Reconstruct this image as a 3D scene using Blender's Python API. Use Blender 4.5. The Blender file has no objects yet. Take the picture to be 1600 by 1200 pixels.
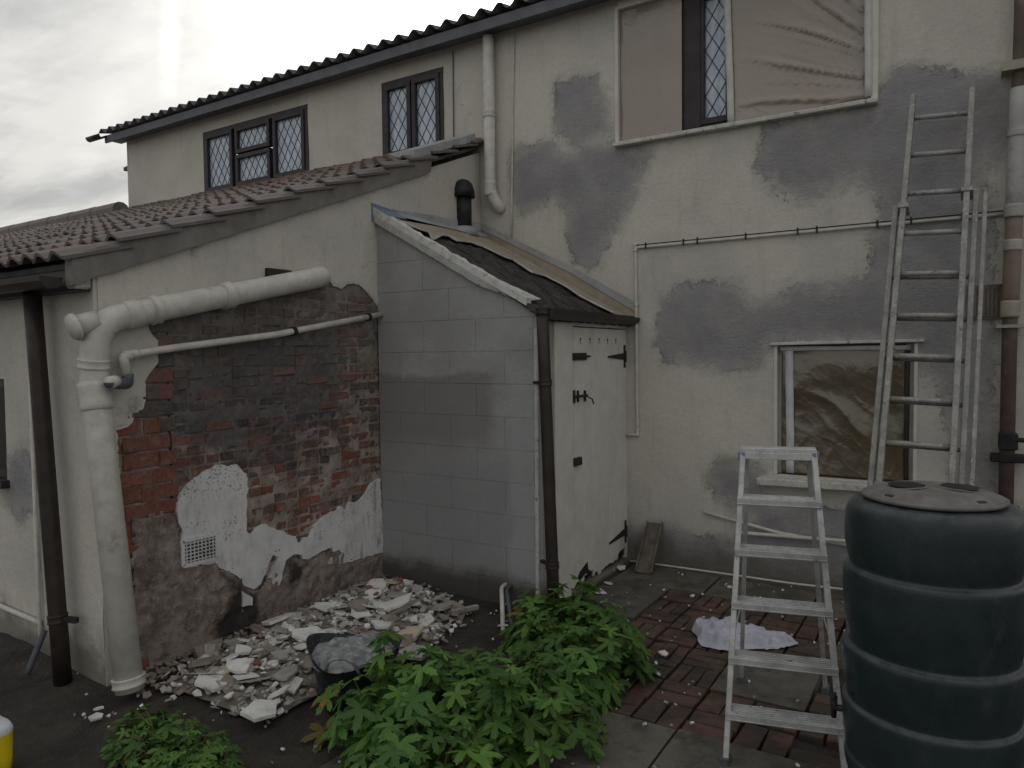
import bpy, bmesh, math, random
import numpy as np
from mathutils import Vector, Matrix, noise
from mathutils.geometry import tessellate_polygon

random.seed(7); np.random.seed(7)
S = bpy.context.scene
COL = S.collection

# ------------------------------------------------------------------ camera
CX, CY, CH = 4.14413, -6.07147, 1.87
YAW, PITCH, ROLL, FOC = 0.5588, -0.04091, -0.01172, 1133.47
fw = Vector((-math.sin(YAW)*math.cos(PITCH), math.cos(YAW)*math.cos(PITCH), math.sin(PITCH)))
_r = Vector((math.cos(YAW), math.sin(YAW), 0)); _u = _r.cross(fw)
rt = math.cos(ROLL)*_r + math.sin(ROLL)*_u
up = math.cos(ROLL)*_u - math.sin(ROLL)*_r
cam_d = bpy.data.cameras.new('camera'); cam = bpy.data.objects.new('camera', cam_d); COL.objects.link(cam)
cam_d.sensor_width = 36; cam_d.lens = FOC/1600*36; cam_d.clip_end = 2000; cam_d.clip_start = 0.05
m = Matrix((rt, up, -fw)).transposed().to_4x4(); m.translation = (CX, CY, CH); cam.matrix_world = m
S.camera = cam

def at(px, py, plane, val):
    """real-world point where the line of sight of a photograph pixel meets a known surface"""
    d = fw*FOC + rt*(px-800) - up*(py-600)
    i = 'xyz'.index(plane); C = (CX, CY, CH)
    t = (val-C[i])/d[i]
    return Vector(C) + d*t

# ------------------------------------------------------------------ light
SUN = (fw*FOC + rt*(832-800) - up*(-6-600)).normalized()
sun_el = math.asin(SUN.z); sun_az = math.atan2(SUN.x, SUN.y)
sd = bpy.data.lights.new('sun', 'SUN'); sd.energy = 2.6; sd.angle = math.radians(0.6); sd.color = (1, .95, .87)
so = bpy.data.objects.new('sun', sd); COL.objects.link(so)
so.rotation_euler = SUN.to_track_quat('Z', 'Y').to_euler()
S.view_settings.view_transform = 'Standard'; S.view_settings.look = 'None'
S.view_settings.gamma = 1; S.view_settings.use_curve_mapping = False
S.view_settings.exposure = 0.62

class NB:
    def __init__(s, tree): s.t = tree; s.N = tree.nodes; s.L = tree.links
    def n(s, typ, **kw):
        x = s.N.new(typ)
        for k, v in kw.items(): setattr(x, k, v)
        return x
    def put(s, sock, v):
        if v is None: return
        if hasattr(v, 'is_output'): s.L.new(v, sock)
        else:
            if sock.type == 'RGBA' and not hasattr(v, '__len__'): v = (v, v, v, 1)
            elif sock.type == 'RGBA' and len(v) == 3: v = tuple(v)+(1,)
            sock.default_value = v
    def pos(s): return s.n('ShaderNodeNewGeometry').outputs['Position']
    def obj(s): return s.n('ShaderNodeTexCoord').outputs['Object']
    def rnd(s): return s.n('ShaderNodeObjectInfo').outputs['Random']
    def attr(s, name): return s.n('ShaderNodeAttribute', attribute_name=name).outputs['Fac']
    def noise(s, vec, scale, detail=5, rough=.6, dist=0, out=0):
        x = s.n('ShaderNodeTexNoise'); s.put(x.inputs['Vector'], vec)
        x.inputs['Scale'].default_value = scale; x.inputs['Detail'].default_value = detail
        x.inputs['Roughness'].default_value = rough; x.inputs['Distortion'].default_value = dist
        return x.outputs[out]
    def voro(s, vec, scale, feature='F1', out='Distance'):
        x = s.n('ShaderNodeTexVoronoi', feature=feature); s.put(x.inputs['Vector'], vec); x.inputs['Scale'].default_value = scale
        return x.outputs[out]
    def m(s, op, a, b=0.0, c=0.0):
        x = s.n('ShaderNodeMath', operation=op); s.put(x.inputs[0], a); s.put(x.inputs[1], b); s.put(x.inputs[2], c); return x.outputs[0]
    def mr(s, v, lo, hi, a=0.0, b=1.0):
        x = s.n('ShaderNodeMapRange', interpolation_type='SMOOTHSTEP')
        s.put(x.inputs[0], v); x.inputs[1].default_value = lo; x.inputs[2].default_value = hi
        x.inputs[3].default_value = a; x.inputs[4].default_value = b; return x.outputs[0]
    def mix(s, f, a, b, mode='MIX'):
        x = s.n('ShaderNodeMix', data_type='RGBA', blend_type=mode)
        s.put(x.inputs[0], f); s.put(x.inputs[6], a); s.put(x.inputs[7], b); return x.outputs[2]
    def xyz(s, v):
        x = s.n('ShaderNodeSeparateXYZ'); s.put(x.inputs[0], v); return x.outputs
    def scl(s, v, k):
        x = s.n('ShaderNodeMapping'); s.put(x.inputs[0], v); x.inputs['Scale'].default_value = k; return x.outputs[0]
    def vm(s, op, a, b):
        x = s.n('ShaderNodeVectorMath', operation=op); s.put(x.inputs[0], a); s.put(x.inputs[1], b); return x

# ------------------------------------------------------------------ sky
W = bpy.data.worlds.new('World'); S.world = W; W.use_nodes = True
W.node_tree.nodes.clear(); b = NB(W.node_tree)
sky = b.n('ShaderNodeTexSky', sky_type='NISHITA', sun_disc=False, sun_elevation=sun_el, sun_rotation=sun_az)
sky.air_density = 1.2; sky.dust_density = 2.0
gen = b.n('ShaderNodeTexCoord').outputs['Generated']
x3 = b.xyz(gen)
zc = b.m('ADD', b.m('MAXIMUM', x3[2], 0.0), .12)
cxp = b.m('DIVIDE', x3[0], zc); cyp = b.m('DIVIDE', x3[1], zc)
cv = b.n('ShaderNodeCombineXYZ'); b.put(cv.inputs[0], cxp); b.put(cv.inputs[1], cyp)
cl = b.noise(cv.outputs[0], .9, 8, .62, .6)
cl2 = b.noise(b.scl(cv.outputs[0], (.35, 1.6, 1)), 1.3, 6, .6, .3)
cm = b.m('MULTIPLY_ADD', cl2, .5, b.m('MULTIPLY', cl, .5))
cloudc = b.mix(b.mr(cm, .38, .60), (2.2, 2.25, 2.3, 1), (5.0, 4.9, 4.65, 1))
skyc = b.mix(b.mr(cm, .30, .48, .72, .97), sky.outputs[0], cloudc)
# thin vapour trail: a straight band lying in the cloud layer
def cp(px, py):
    d = (fw*FOC + rt*(px-800) - up*(py-600)).normalized(); z = max(d.z, 0)+.12
    return Vector((d.x/z, d.y/z))
for (pa, pb, wd, st, cut) in (((268, 0), (260, 170), .014, 2.5, .45), ((205, 90), (150, 215), .03, .9, .5), ((60, 0), (30, 80), .06, .9, .5)):
    A, B = cp(*pa), cp(*pb); dr = (B-A).normalized(); nrm = Vector((-dr.y, dr.x))
    ds = b.m('ABSOLUTE', b.m('ADD', b.m('ADD', b.m('MULTIPLY', cxp, nrm.x), b.m('MULTIPLY', cyp, nrm.y)), -A.dot(nrm)))
    band = b.mr(ds, 0, wd*2.4, 1, 0)
    brk = b.mr(b.noise(cv.outputs[0], 4.0, 4, .6), .3, .62)
    skyc = b.mix(b.m('MULTIPLY', b.m('MULTIPLY', band, brk), .5), skyc, b.mix(1, skyc, (st, st, st*.98, 1), 'ADD'))
dt = b.vm('DOT_PRODUCT', gen, tuple(SUN)).outputs['Value']
g1 = b.m('MULTIPLY', b.m('POWER', b.m('MAXIMUM', dt, 0), 20.0), 9.0)
g2 = b.m('MULTIPLY', b.m('POWER', b.m('MAXIMUM', dt, 0), 60.0), 18.0)
g3 = b.m('MULTIPLY', b.m('POWER', b.m('MAXIMUM', dt, 0), 900.0), 60.0)
glow = b.m('ADD', b.m('ADD', g1, g2), g3)
gc = b.mix(1, glow, (1, .97, .91, 1), 'MULTIPLY')
fin = b.mix(1, skyc, gc, 'ADD')
bg = b.n('ShaderNodeBackground'); b.put(bg.inputs[0], fin); bg.inputs[1].default_value = .1
b.L.new(bg.outputs[0], b.n('ShaderNodeOutputWorld').inputs[0])

# ------------------------------------------------------------------ mesh helpers
def tag(o, label=None, cat=None, group=None, kind=None):
    if label: o['label'] = label
    if cat: o['category'] = cat
    if group: o['group'] = group
    if kind: o['kind'] = kind
    return o
def empty(name, loc=(0, 0, 0), rz=0, **kw):
    o = bpy.data.objects.new(name, None); COL.objects.link(o); o.location = loc; o.rotation_euler = (0, 0, rz)
    o.empty_display_size = .1
    return tag(o, **kw)
def link_mesh(name, me, mt, parent=None, smooth=False):
    if mt is not None and not me.materials: me.materials.append(mt)
    if smooth: me.polygons.foreach_set('use_smooth', [True]*len(me.polygons))
    o = bpy.data.objects.new(name, me); COL.objects.link(o)
    if parent is not None:
        o.parent = parent
        if parent.type == 'EMPTY' or True: pass
    return o
def obj(name, bm, mt, parent=None, smooth=False, bevel=0):
    bmesh.ops.recalc_face_normals(bm, faces=bm.faces[:])
    me = bpy.data.meshes.new(name); bm.to_mesh(me); bm.free()
    o = link_mesh(name, me, mt, parent, smooth)
    if parent is not None:                          # geometry is written in world coordinates
        pm = world_of(parent); o.matrix_parent_inverse = pm.inverted()
    if bevel:
        md = o.modifiers.new('bevel', 'BEVEL'); md.width = bevel; md.segments = 1; md.limit_method = 'ANGLE'
    return o
def world_of(o):
    mm = Matrix.LocRotScale(o.location, o.rotation_euler, o.scale)
    if o.parent is not None: mm = world_of(o.parent) @ o.matrix_parent_inverse @ mm
    return mm
def box(bm, x0, x1, y0, y1, z0, z1):
    v = [bm.verts.new((x, y, z)) for x in (x0, x1) for y in (y0, y1) for z in (z0, z1)]
    for f in ((0, 1, 3, 2), (4, 6, 7, 5), (0, 4, 5, 1), (2, 3, 7, 6), (0, 2, 6, 4), (1, 5, 7, 3)):
        bm.faces.new([v[i] for i in f])
def beam(bm, p0, p1, w, d, upv=(0, 0, 1), roll=0):
    p0 = Vector(p0); p1 = Vector(p1); a = (p1-p0).normalized(); upv = Vector(upv)
    s = a.cross(upv)
    if s.length < 1e-4: s = a.cross(Vector((0, 1, 0)))
    s.normalize(); t = s.cross(a).normalized()
    vs = []
    for p in (p0, p1):
        for (i, j) in ((-1, -1), (1, -1), (1, 1), (-1, 1)): vs.append(bm.verts.new(p + s*(w/2*i) + t*(d/2*j)))
    for k in range(4): bm.faces.new((vs[k], vs[(k+1) % 4], vs[4+(k+1) % 4], vs[4+k]))
    bm.faces.new(vs[3::-1]); bm.faces.new(vs[4:])
def tube(bm, pts, r, seg=12, cap=True):
    pts = [Vector(p) for p in pts]; n = len(pts)
    rs = r if hasattr(r, '__len__') else [r]*n
    t0 = (pts[1]-pts[0]).normalized(); u = t0.orthogonal().normalized(); rings = []
    for i, p in enumerate(pts):
        t = (pts[min(i+1, n-1)]-pts[max(i-1, 0)])
        t = t.normalized() if t.length > 1e-9 else t0
        u = (u - t*u.dot(t)).normalized(); v = t.cross(u)
        rings.append([bm.verts.new(p + (u*math.cos(2*math.pi*k/seg)+v*math.sin(2*math.pi*k/seg))*rs[i]) for k in range(seg)])
    for a_, b_ in zip(rings, rings[1:]):
        for k in range(seg): bm.faces.new((a_[k], a_[(k+1) % seg], b_[(k+1) % seg], b_[k]))
    if cap: bm.faces.new(rings[0][::-1]); bm.faces.new(rings[-1])
def arc(pts, rad, n=6):
    """round the corners of a polyline"""
    pts = [Vector(p) for p in pts]; out = [pts[0]]
    for a_, p, c_ in zip(pts, pts[1:], pts[2:]):
        d1 = (a_-p); d2 = (c_-p); r1 = min(rad, d1.length*.49, d2.length*.49)
        A = p+d1.normalized()*r1; B = p+d2.normalized()*r1
        for k in range(n+1):
            t = k/n; out.append(A*(1-t)**2 + p*2*t*(1-t) + B*t*t)
    out.append(pts[-1]); return out
def lathe(bm, prof, c, seg=48, caps=True):
    c = Vector(c); rings = []
    for (r_, z_) in prof:
        rings.append([bm.verts.new(c+Vector((r_*math.cos(2*math.pi*k/seg), r_*math.sin(2*math.pi*k/seg), z_))) for k in range(seg)])
    for a_, b_ in zip(rings, rings[1:]):
        for k in range(seg): bm.faces.new((a_[k], a_[(k+1) % seg], b_[(k+1) % seg], b_[k]))
    if caps: bm.faces.new(rings[0][::-1]); bm.faces.new(rings[-1])
def ragged(pts, step=.03, amp=.006, keep=None, seed=0):
    out = []; n = len(pts); rg = random.Random(seed)
    for i in range(n):
        a_ = Vector(pts[i]).to_2d(); b_ = Vector(pts[(i+1) % n]).to_2d(); L_ = (b_-a_).length
        k = 1 if (keep and keep(a_, b_)) else max(1, int(L_/step))
        for j in range(k):
            p = a_.lerp(b_, j/k)
            if k > 1: 
                nv = noise.noise_vector(Vector((p.x*22, p.y*22, seed)))
                p = p + Vector((nv.x, nv.y))*amp*1.6 + Vector((rg.uniform(-1, 1), rg.uniform(-1, 1)))*amp*.5
            out.append((p.x, p.y))
    return out
def plate(bm, pts, f3, thick):
    vf = [bm.verts.new(f3(u, v, thick)) for u, v in pts]; vb = [bm.verts.new(f3(u, v, 0)) for u, v in pts]; n = len(pts)
    bm.faces.new(vf); bm.faces.new(vb[::-1])
    for i in range(n): bm.faces.new((vf[i], vf[(i+1) % n], vb[(i+1) % n], vb[i]))
def sheet(bm, pts, f3, thick):
    """polygon with thickness; f3(u, v, w): w=0 back, w=thick front"""
    vf = [bm.verts.new(f3(u, v, thick)) for u, v in pts]; vb = [bm.verts.new(f3(u, v, 0)) for u, v in pts]
    for t in tessellate_polygon([[Vector((u, v, 0)) for u, v in pts]]):
        try: bm.faces.new([vf[i] for i in t])
        except ValueError: pass
        try: bm.faces.new([vb[i] for i in reversed(t)])
        except ValueError: pass
    n = len(pts)
    for i in range(n): bm.faces.new((vf[i], vf[(i+1) % n], vb[(i+1) % n], vb[i]))
fS = lambda o=0.0: (lambda u, v, w: (o+w, u, v))       # on the side wall (x = o), u=y v=z
fW = lambda o=0.0: (lambda u, v, w: (u, o-w, v))       # on the rear wall (y = o)
def pxS(l): return [(lambda p: (p.y, p.z))(at(x, y, 'x', 0)) for x, y in l]
def pxW(l): return [(lambda p: (p.x, p.z))(at(x, y, 'y', 0)) for x, y in l]
def sdf(P, poly):
    """signed distance (positive inside) of Nx2 points"""
    P = np.asarray(P, float); q = np.asarray(poly, float); n = len(q)
    d = np.full(len(P), 1e9); ins = np.zeros(len(P), bool)
    for i in range(n):
        a_ = q[i]; b_ = q[(i+1) % n]; e = b_-a_; w = P-a_
        t = np.clip((w@e)/(e@e+1e-12), 0, 1); d = np.minimum(d, np.linalg.norm(w-t[:, None]*e, axis=1))
        c = ((a_[1] > P[:, 1]) != (b_[1] > P[:, 1])) & (P[:, 0] < (b_[0]-a_[0])*(P[:, 1]-a_[1])/(b_[1]-a_[1]+1e-12)+a_[0])
        ins ^= c
    return np.where(ins, d, -d)
def spans(lo, hi, step, extra):
    ks = sorted(set([lo, hi]+[e for e in extra if lo < e < hi])); out = []
    for a_, b_ in zip(ks, ks[1:]):
        n = max(1, round((b_-a_)/step)); out += [a_+(b_-a_)*i/n for i in range(n)]
    return np.array(out+[hi])
def skin(name, us, vs, f3, mt, parent, holes=(), inside=None, relief=.004, rs=2.5, attrs=None, smooth=True, amp2=.0015):
    """finely divided render coat with hand-worked unevenness"""
    U, V = np.meshgrid(us, vs, indexing='ij'); nu, nv = U.shape
    P = np.stack([U.ravel(), V.ravel()], 1)
    co = []
    for u, v in P:
        w = relief*noise.noise(Vector((u*rs, v*rs, 3.1)))+relief*.5*noise.noise(Vector((u*rs*3, v*rs*3, 9.1)))+amp2*noise.noise(Vector((u*31, v*31, 5.5)))
        co.append(f3(u, v, w))
    cu = (us[:-1]+us[1:])/2; cvv = (vs[:-1]+vs[1:])/2; faces = []
    for i in range(nu-1):
        for j in range(nv-1):
            c0, c1 = cu[i], cvv[j]
            if any(h[0] < c0 < h[1] and h[2] < c1 < h[3] for h in holes): continue
            if inside and not inside(c0, c1): continue
            faces.append((i*nv+j, (i+1)*nv+j, (i+1)*nv+j+1, i*nv+j+1))
    me = bpy.data.meshes.new(name); me.from_pydata(co, [], faces)
    for k, fn in (attrs or {}).items():
        a_ = me.attributes.new(k, 'FLOAT', 'POINT'); a_.data.foreach_set('value', fn(P).astype(np.float32))
    o = link_mesh(name, me, mt, parent, smooth)
    if parent is not None: o.matrix_parent_inverse = world_of(parent).inverted()
    return o

# ------------------------------------------------------------------ materials
def material(name, fn):
    mt = bpy.data.materials.new(name); mt.use_nodes = True; t = mt.node_tree; t.nodes.clear(); b = NB(t)
    p = b.n('ShaderNodeBsdfPrincipled'); out = b.n('ShaderNodeOutputMaterial'); t.links.new(p.outputs[0], out.inputs[0])
    p.inputs['Specular IOR Level'].default_value = .3
    r = fn(b, p)
    if r is not None:
        if isinstance(r, tuple): colr, h, dist = r[0], r[1], r[2]; rough = r[3] if len(r) > 3 else .85
        b.put(p.inputs['Base Color'], colr); b.put(p.inputs['Roughness'], rough)
        if h is not None:
            bp = b.n('ShaderNodeBump'); bp.inputs['Strength'].default_value = 1; bp.inputs['Distance'].default_value = dist
            b.put(bp.inputs['Height'], h); t.links.new(bp.outputs[0], p.inputs['Normal'])
    return mt
def simple(name, c1, c2, scale=6, rough=.8, bump=.001, bs=90, metal=0, lo=.35, hi=.68, spec=.3, dirt=None, dscale=2.0, dlo=.52, dhi=.72, rnd=0, local=False):
    def fn(b, p):
        P = b.obj() if local else b.pos()
        c = b.mix(b.mr(b.noise(P, scale, 7, .65), lo, hi), c1, c2)
        if dirt is not None: c = b.mix(b.m('MULTIPLY', b.mr(b.noise(P, dscale, 8, .7, .4), dlo, dhi), .85), c, dirt)
        if rnd:
            v = b.m('MULTIPLY_ADD', b.rnd(), rnd*2, 1-rnd); c = b.mix(1, c, v, 'MULTIPLY')
        p.inputs['Metallic'].default_value = metal; p.inputs['Specular IOR Level'].default_value = spec
        return c, b.noise(P, bs, 5, .6), bump, rough
    return material(name, fn)

CREAM = (.60, .575, .515); GREY = (.262, .255, .282)
def painted_render(name, zdamp=.35, base=CREAM):
    def fn(b, p):
        P = b.pos(); z = b.xyz(P)[2]
        big = b.noise(P, 1.1, 6, .6, .3); c = b.mix(b.mr(big, .35, .7), base, (base[0]*.84, base[1]*.85, base[2]*.86))
        st = b.noise(b.scl(P, (5, 5, .7)), 1.5, 6, .65)                      # rain streaks
        c = b.mix(b.m('MULTIPLY', b.mr(st, .52, .75), .35), c, (.33, .31, .27))
        fine = b.noise(P, 26, 6, .7); c = b.mix(b.m('MULTIPLY', b.mr(fine, .48, .72), .28), c, (.30, .29, .27))
        pa = b.attr('patch')
        edge = b.m('MULTIPLY_ADD', b.m('SUBTRACT', b.noise(P, 7, 10, .82, .7), .5), .42, pa)
        edge = b.m('MULTIPLY_ADD', b.m('SUBTRACT', b.noise(P, 60, 5, .8), .5), .17, edge)
        tr_ = b.mr(b.noise(P, 1.7, 6, .7), .36, .56); mk = b.mix(tr_, b.mr(edge, -.010, .020), b.m('MULTIPLY', b.mr(edge, -.10, .15), b.mr(b.noise(b.scl(P, (9, 9, 22)), 3.0, 7, .85), .20, .58)))
        gcol = b.mix(b.mr(b.noise(P, 2.2, 6, .65, .4), .35, .68), GREY, (.33, .325, .335))
        gcol = b.mix(b.m('MULTIPLY', b.mr(b.noise(P, 5, 5, .6), .5, .7), .35), gcol, (.185, .18, .19))
        halo = b.m('MULTIPLY', b.mr(edge, -.10, .0), .30)
        c = b.mix(halo, c, (.36, .35, .33)); c = b.mix(b.m('MULTIPLY', mk, .96), c, gcol)
        dk = b.attr('stain'); e2 = b.m('MULTIPLY_ADD', b.m('SUBTRACT', b.noise(P, 6, 9, .75), .5), .4, dk)
        c = b.mix(b.m('MULTIPLY', b.mr(e2, -.03, .10), .75), c, (.17, .155, .13))
        dz = b.m('MULTIPLY_ADD', b.m('SUBTRACT', b.noise(P, 4, 8, .7), .5), .55, z)
        c = b.mix(b.mr(dz, zdamp-.28, zdamp, .78, 0), c, (.135, .125, .10))
        ck = b.voro(b.vm('ADD', P, b.vm('SCALE', b.noise(P, 2.2, 4, .6, 0, 1), (0, 0, 0)).outputs[0]).outputs[0], .55, 'DISTANCE_TO_EDGE')
        ckw = b.vm('ADD', P, b.noise(P, 1.9, 6, .6, 0, 1)).outputs[0]
        ck = b.voro(ckw, .5, 'DISTANCE_TO_EDGE')
        ckm = b.m('MULTIPLY', b.mr(ck, .0, .0022, 1, 0), b.mr(b.noise(P, .8, 2), .54, .64))
        c = b.mix(b.m('MULTIPLY', ckm, .5), c, (.17, .16, .15))
        h = b.m('ADD', b.m('MULTIPLY', b.noise(P, 75, 6, .7), .0045), b.m('MULTIPLY', b.noise(P, 14, 5, .6), .006))
        h = b.m('ADD', h, b.m('MULTIPLY', mk, .0010)); h = b.m('ADD', h, b.m('MULTIPLY', b.m('MULTIPLY', mk, b.noise(b.scl(P, (3, 3, 8)), 4, 5, .65, 1.2)), .008)); h = b.m('ADD', h, b.m('MULTIPLY', ckm, -.002))
        return c, h, 1.0, .88
    return material(name, fn)

M = {}
M['render'] = painted_render('painted_render')
M['render_side'] = painted_render('painted_render_side', .1)
M['pipe_white'] = simple('old_white_pipe_paint', (.62, .60, .56), (.50, .48, .44), 9, .55, .0012, 60, dirt=(.25, .23, .2), dscale=6, dlo=.56, dhi=.8)
M['pipe_brown'] = simple('dark_brown_plastic', (.030, .021, .019), (.045, .034, .031), 8, .42, .0004, 60, dirt=(.10, .09, .085), dscale=7, dlo=.6, dhi=.9)
M['pipe_grey'] = simple('grey_plastic', (.075, .085, .10), (.11, .115, .125), 12, .5, .0004)
M['black'] = simple('black_plastic', (.012, .012, .014), (.03, .03, .032), 10, .5, .0004)
M['iron'] = simple('black_iron', (.02, .02, .022), (.045, .035, .03), 25, .6, .0008, 120)
M['frame_brown'] = simple('brown_window_frame', (.032, .028, .032), (.05, .042, .045), 6, .45, .0004)
M['mortar'] = simple('lime_mortar', (.22, .185, .16), (.38, .325, .285), 7, .95, .006, 45, dirt=(.075, .07, .068), dscale=2.0, dlo=.45, dhi=.66)
M['cement_dark'] = simple('weathered_cement', (.13, .115, .10), (.21, .18, .16), 5, .95, .006, 40, dirt=(.07, .06, .055), dscale=3)
M['verge'] = simple('verge_mortar', (.20, .185, .175), (.26, .245, .235), 5, .92, .005, 40, dirt=(.13, .12, .11), dscale=3)
M['lead'] = simple('lead_flashing', (.30, .31, .33), (.40, .41, .42), 5, .5, .002, 20, dirt=(.2, .2, .2), dscale=6)
M['felt_beige'] = simple('beige_flashing_tape', (.31, .26, .205), (.39, .335, .27), 5, .55, .003, 18, dirt=(.2, .17, .14), dscale=6)
M['white_flake'] = simple('flaking_white_paint', (.58, .58, .56), (.46, .46, .44), 12, .75, .004, 60, dirt=(.16, .15, .13), dscale=17, dlo=.56, dhi=.66)
M['wood_white'] = simple('white_painted_wood', (.65, .63, .59), (.56, .545, .505), 5, .6, .0015, 50, dirt=(.30, .28, .24), dscale=8, dlo=.6, dhi=.85)
M['wood_old'] = simple('old_timber', (.10, .085, .07), (.17, .15, .125), 8, .9, .003, 50)
M['asbestos'] = simple('corrugated_cement', (.10, .10, .105), (.16, .16, .165), 5, .9, .003, 40)
M['fascia'] = simple('veiled_grey_fascia', (.13, .135, .155), (.17, .175, .195), 4, .7, .001)  # blue-grey carries the sun-glare veil, put into the fascia colour
M['alu'] = None
M['tread'] = None
M['tape_old'] = simple('dirty_white_tape', (.36, .355, .345), (.44, .43, .42), 6, .7, .002, 25, dirt=(.2, .19, .18), dscale=5)
M['tape'] = simple('masking_tape', (.62, .62, .63), (.52, .52, .53), 8, .6, .0015, 30)
M['tape_yellow'] = simple('cream_masking_tape', (.38, .345, .28), (.32, .29, .235), 8, .6, .0015, 30)
M['paper_brown'] = simple('brown_masking_paper', (.19, .15, .122), (.24, .19, .155), 6, .65, .002, 25)
M['bluegrey'] = simple('blue_tape', (.16, .2, .28), (.22, .26, .34), 8, .6, .0005)
M['yellow'] = simple('yellow_plastic', (.72, .56, .015), (.62, .46, .01), 5, .4, .001, 30)
M['bag_white'] = simple('white_plastic', (.7, .72, .76), (.6, .62, .66), 6, .4, .001, 30)
M['cloth'] = simple('pale_grey_cotton', (.50, .50, .58), (.42, .42, .50), 14, .95, .0015, 220, dirt=(.3, .3, .35), dscale=9, dlo=.55, dhi=.8)
M['stem'] = simple('plant_stem', (.10, .09, .03), (.07, .10, .03), 20, .7, .0005)
M['rubber'] = simple('black_rubber_tub', (.013, .017, .021), (.035, .040, .046), 9, .6, .001, 40, dirt=(.15, .155, .16), dscale=9, dlo=.5, dhi=.75)
M['dust'] = simple('cement_dust', (.15, .16, .17), (.34, .34, .345), 16, .95, .006, 60, dirt=(.05, .06, .08), dscale=10)
M['plaster_white'] = simple('plaster_white', (.72, .72, .70), (.58, .58, .57), 9, .9, .003, 60, dirt=(.30, .27, .24), dscale=9, dlo=.5, dhi=.75)
M['plaster_grey'] = simple('plaster_grey', (.30, .285, .265), (.42, .40, .375), 9, .95, .005, 60, dirt=(.18, .15, .13), dscale=12)
M['plaster_brown'] = simple('plaster_backing', (.21, .175, .145), (.30, .26, .22), 9, .95, .006, 60, dirt=(.12, .10, .085), dscale=12)
M['plaster_cream'] = simple('plaster_cream', (.52, .47, .36), (.44, .40, .31), 9, .9, .003, 60)
M['sheet_paper'] = simple('dusty_ground_sheet', (.14, .12, .10), (.26, .23, .20), 7, .95, .004, 50, dirt=(.15, .12, .10), dscale=8)

def fn_alu(b, p):
    P = b.pos(); c = b.mix(b.mr(b.noise(P, 12, 7, .7), .35, .65), (.40, .405, .405), (.57, .575, .58))
    c = b.mix(b.mr(b.noise(P, 45, 6, .75), .56, .66), c, (.62, .61, .58))
    c = b.mix(b.mr(b.noise(P, 18, 6, .75), .58, .70), c, (.17, .16, .15))
    p.inputs['Metallic'].default_value = .35
    return c, b.noise(P, 120, 4, .6), .0008, .5
M['alu'] = material('worn_aluminium', fn_alu)
def fn_alu2(b, p):
    P = b.pos(); c = b.mix(b.mr(b.noise(P, 10, 7, .7), .35, .65), (.24, .238, .232), (.37, .365, .35))
    c = b.mix(b.mr(b.noise(P, 40, 6, .75), .55, .65), c, (.52, .51, .48))
    c = b.mix(b.mr(b.noise(P, 20, 6, .75), .56, .68), c, (.10, .09, .085))
    p.inputs['Metallic'].default_value = .3
    return c, b.noise(P, 110, 4, .6), .0012, .6
M['alu_old'] = material('paint_spattered_ladder', fn_alu2)

SOOT = pxS([(255, 545), (330, 520), (420, 520), (500, 545), (560, 540), (590, 600), (560, 660), (480, 650), (440, 690), (400, 660), (340, 700), (310, 720), (275, 760), (262, 700), (262, 600)])
def brick_mat(name, c1, c2, sootmul, sme=.72):
    def fn(b, p):
        P = b.pos(); v = b.rnd(); c = b.mix(v, c1, c2)
        c = b.mix(b.mr(b.noise(P, 38, 6, .7), .4, .66), c, tuple(k*.55 for k in c1))
        yz = b.xyz(P)
        sc = b.m('SQRT', b.m('ADD', b.m('POWER', b.m('DIVIDE', b.m('ADD', yz[1], 2.75), .85), 2.0), b.m('POWER', b.m('DIVIDE', b.m('ADD', yz[2], -1.62), .55), 2.0)))
        soot = b.m('ADD', b.mr(sc, .3, 1.5, .75, 0), b.m('MULTIPLY', b.m('SUBTRACT', b.noise(P, 3.1, 8, .72, .6), .5), 2.4))
        c = b.mix(b.m('MULTIPLY', b.mr(soot, .0, .62), sootmul), c, (.050, .051, .058))
        sm = b.mr(b.noise(P, 11, 8, .72, .3), .49, .66); c = b.mix(b.m('MULTIPLY', sm, sme), c, (.235, .205, .175))
        gz_ = b.m('MULTIPLY_ADD', b.m('SUBTRACT', b.noise(P, 2.6, 7, .7, .4), .5), 1.6, yz[2]); c = b.mix(b.mr(gz_, 1.35, 2.15, 0, .62), c, (.155, .145, .135))
        ef = b.mr(b.noise(P, 4.5, 8, .75, .5), .52, .70); c = b.mix(b.m('MULTIPLY', ef, sme*.9), c, (.25, .255, .275))
        return c, b.noise(P, 70, 6, .7), .007, .95
    return material(name, fn)
M['brick_red'] = brick_mat('red_brick', (.27, .098, .064), (.20, .088, .066), .15, .38)
M['brick_mid'] = brick_mat('dull_red_brick', (.29, .11, .075), (.20, .095, .07), .4, .42)
M['brick_old'] = brick_mat('weathered_brick', (.235, .115, .085), (.18, .105, .085), .68, .5)
M['brick_grey'] = brick_mat('sooty_brick', (.115, .098, .092), (.155, .12, .105), .8, .5)

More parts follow.
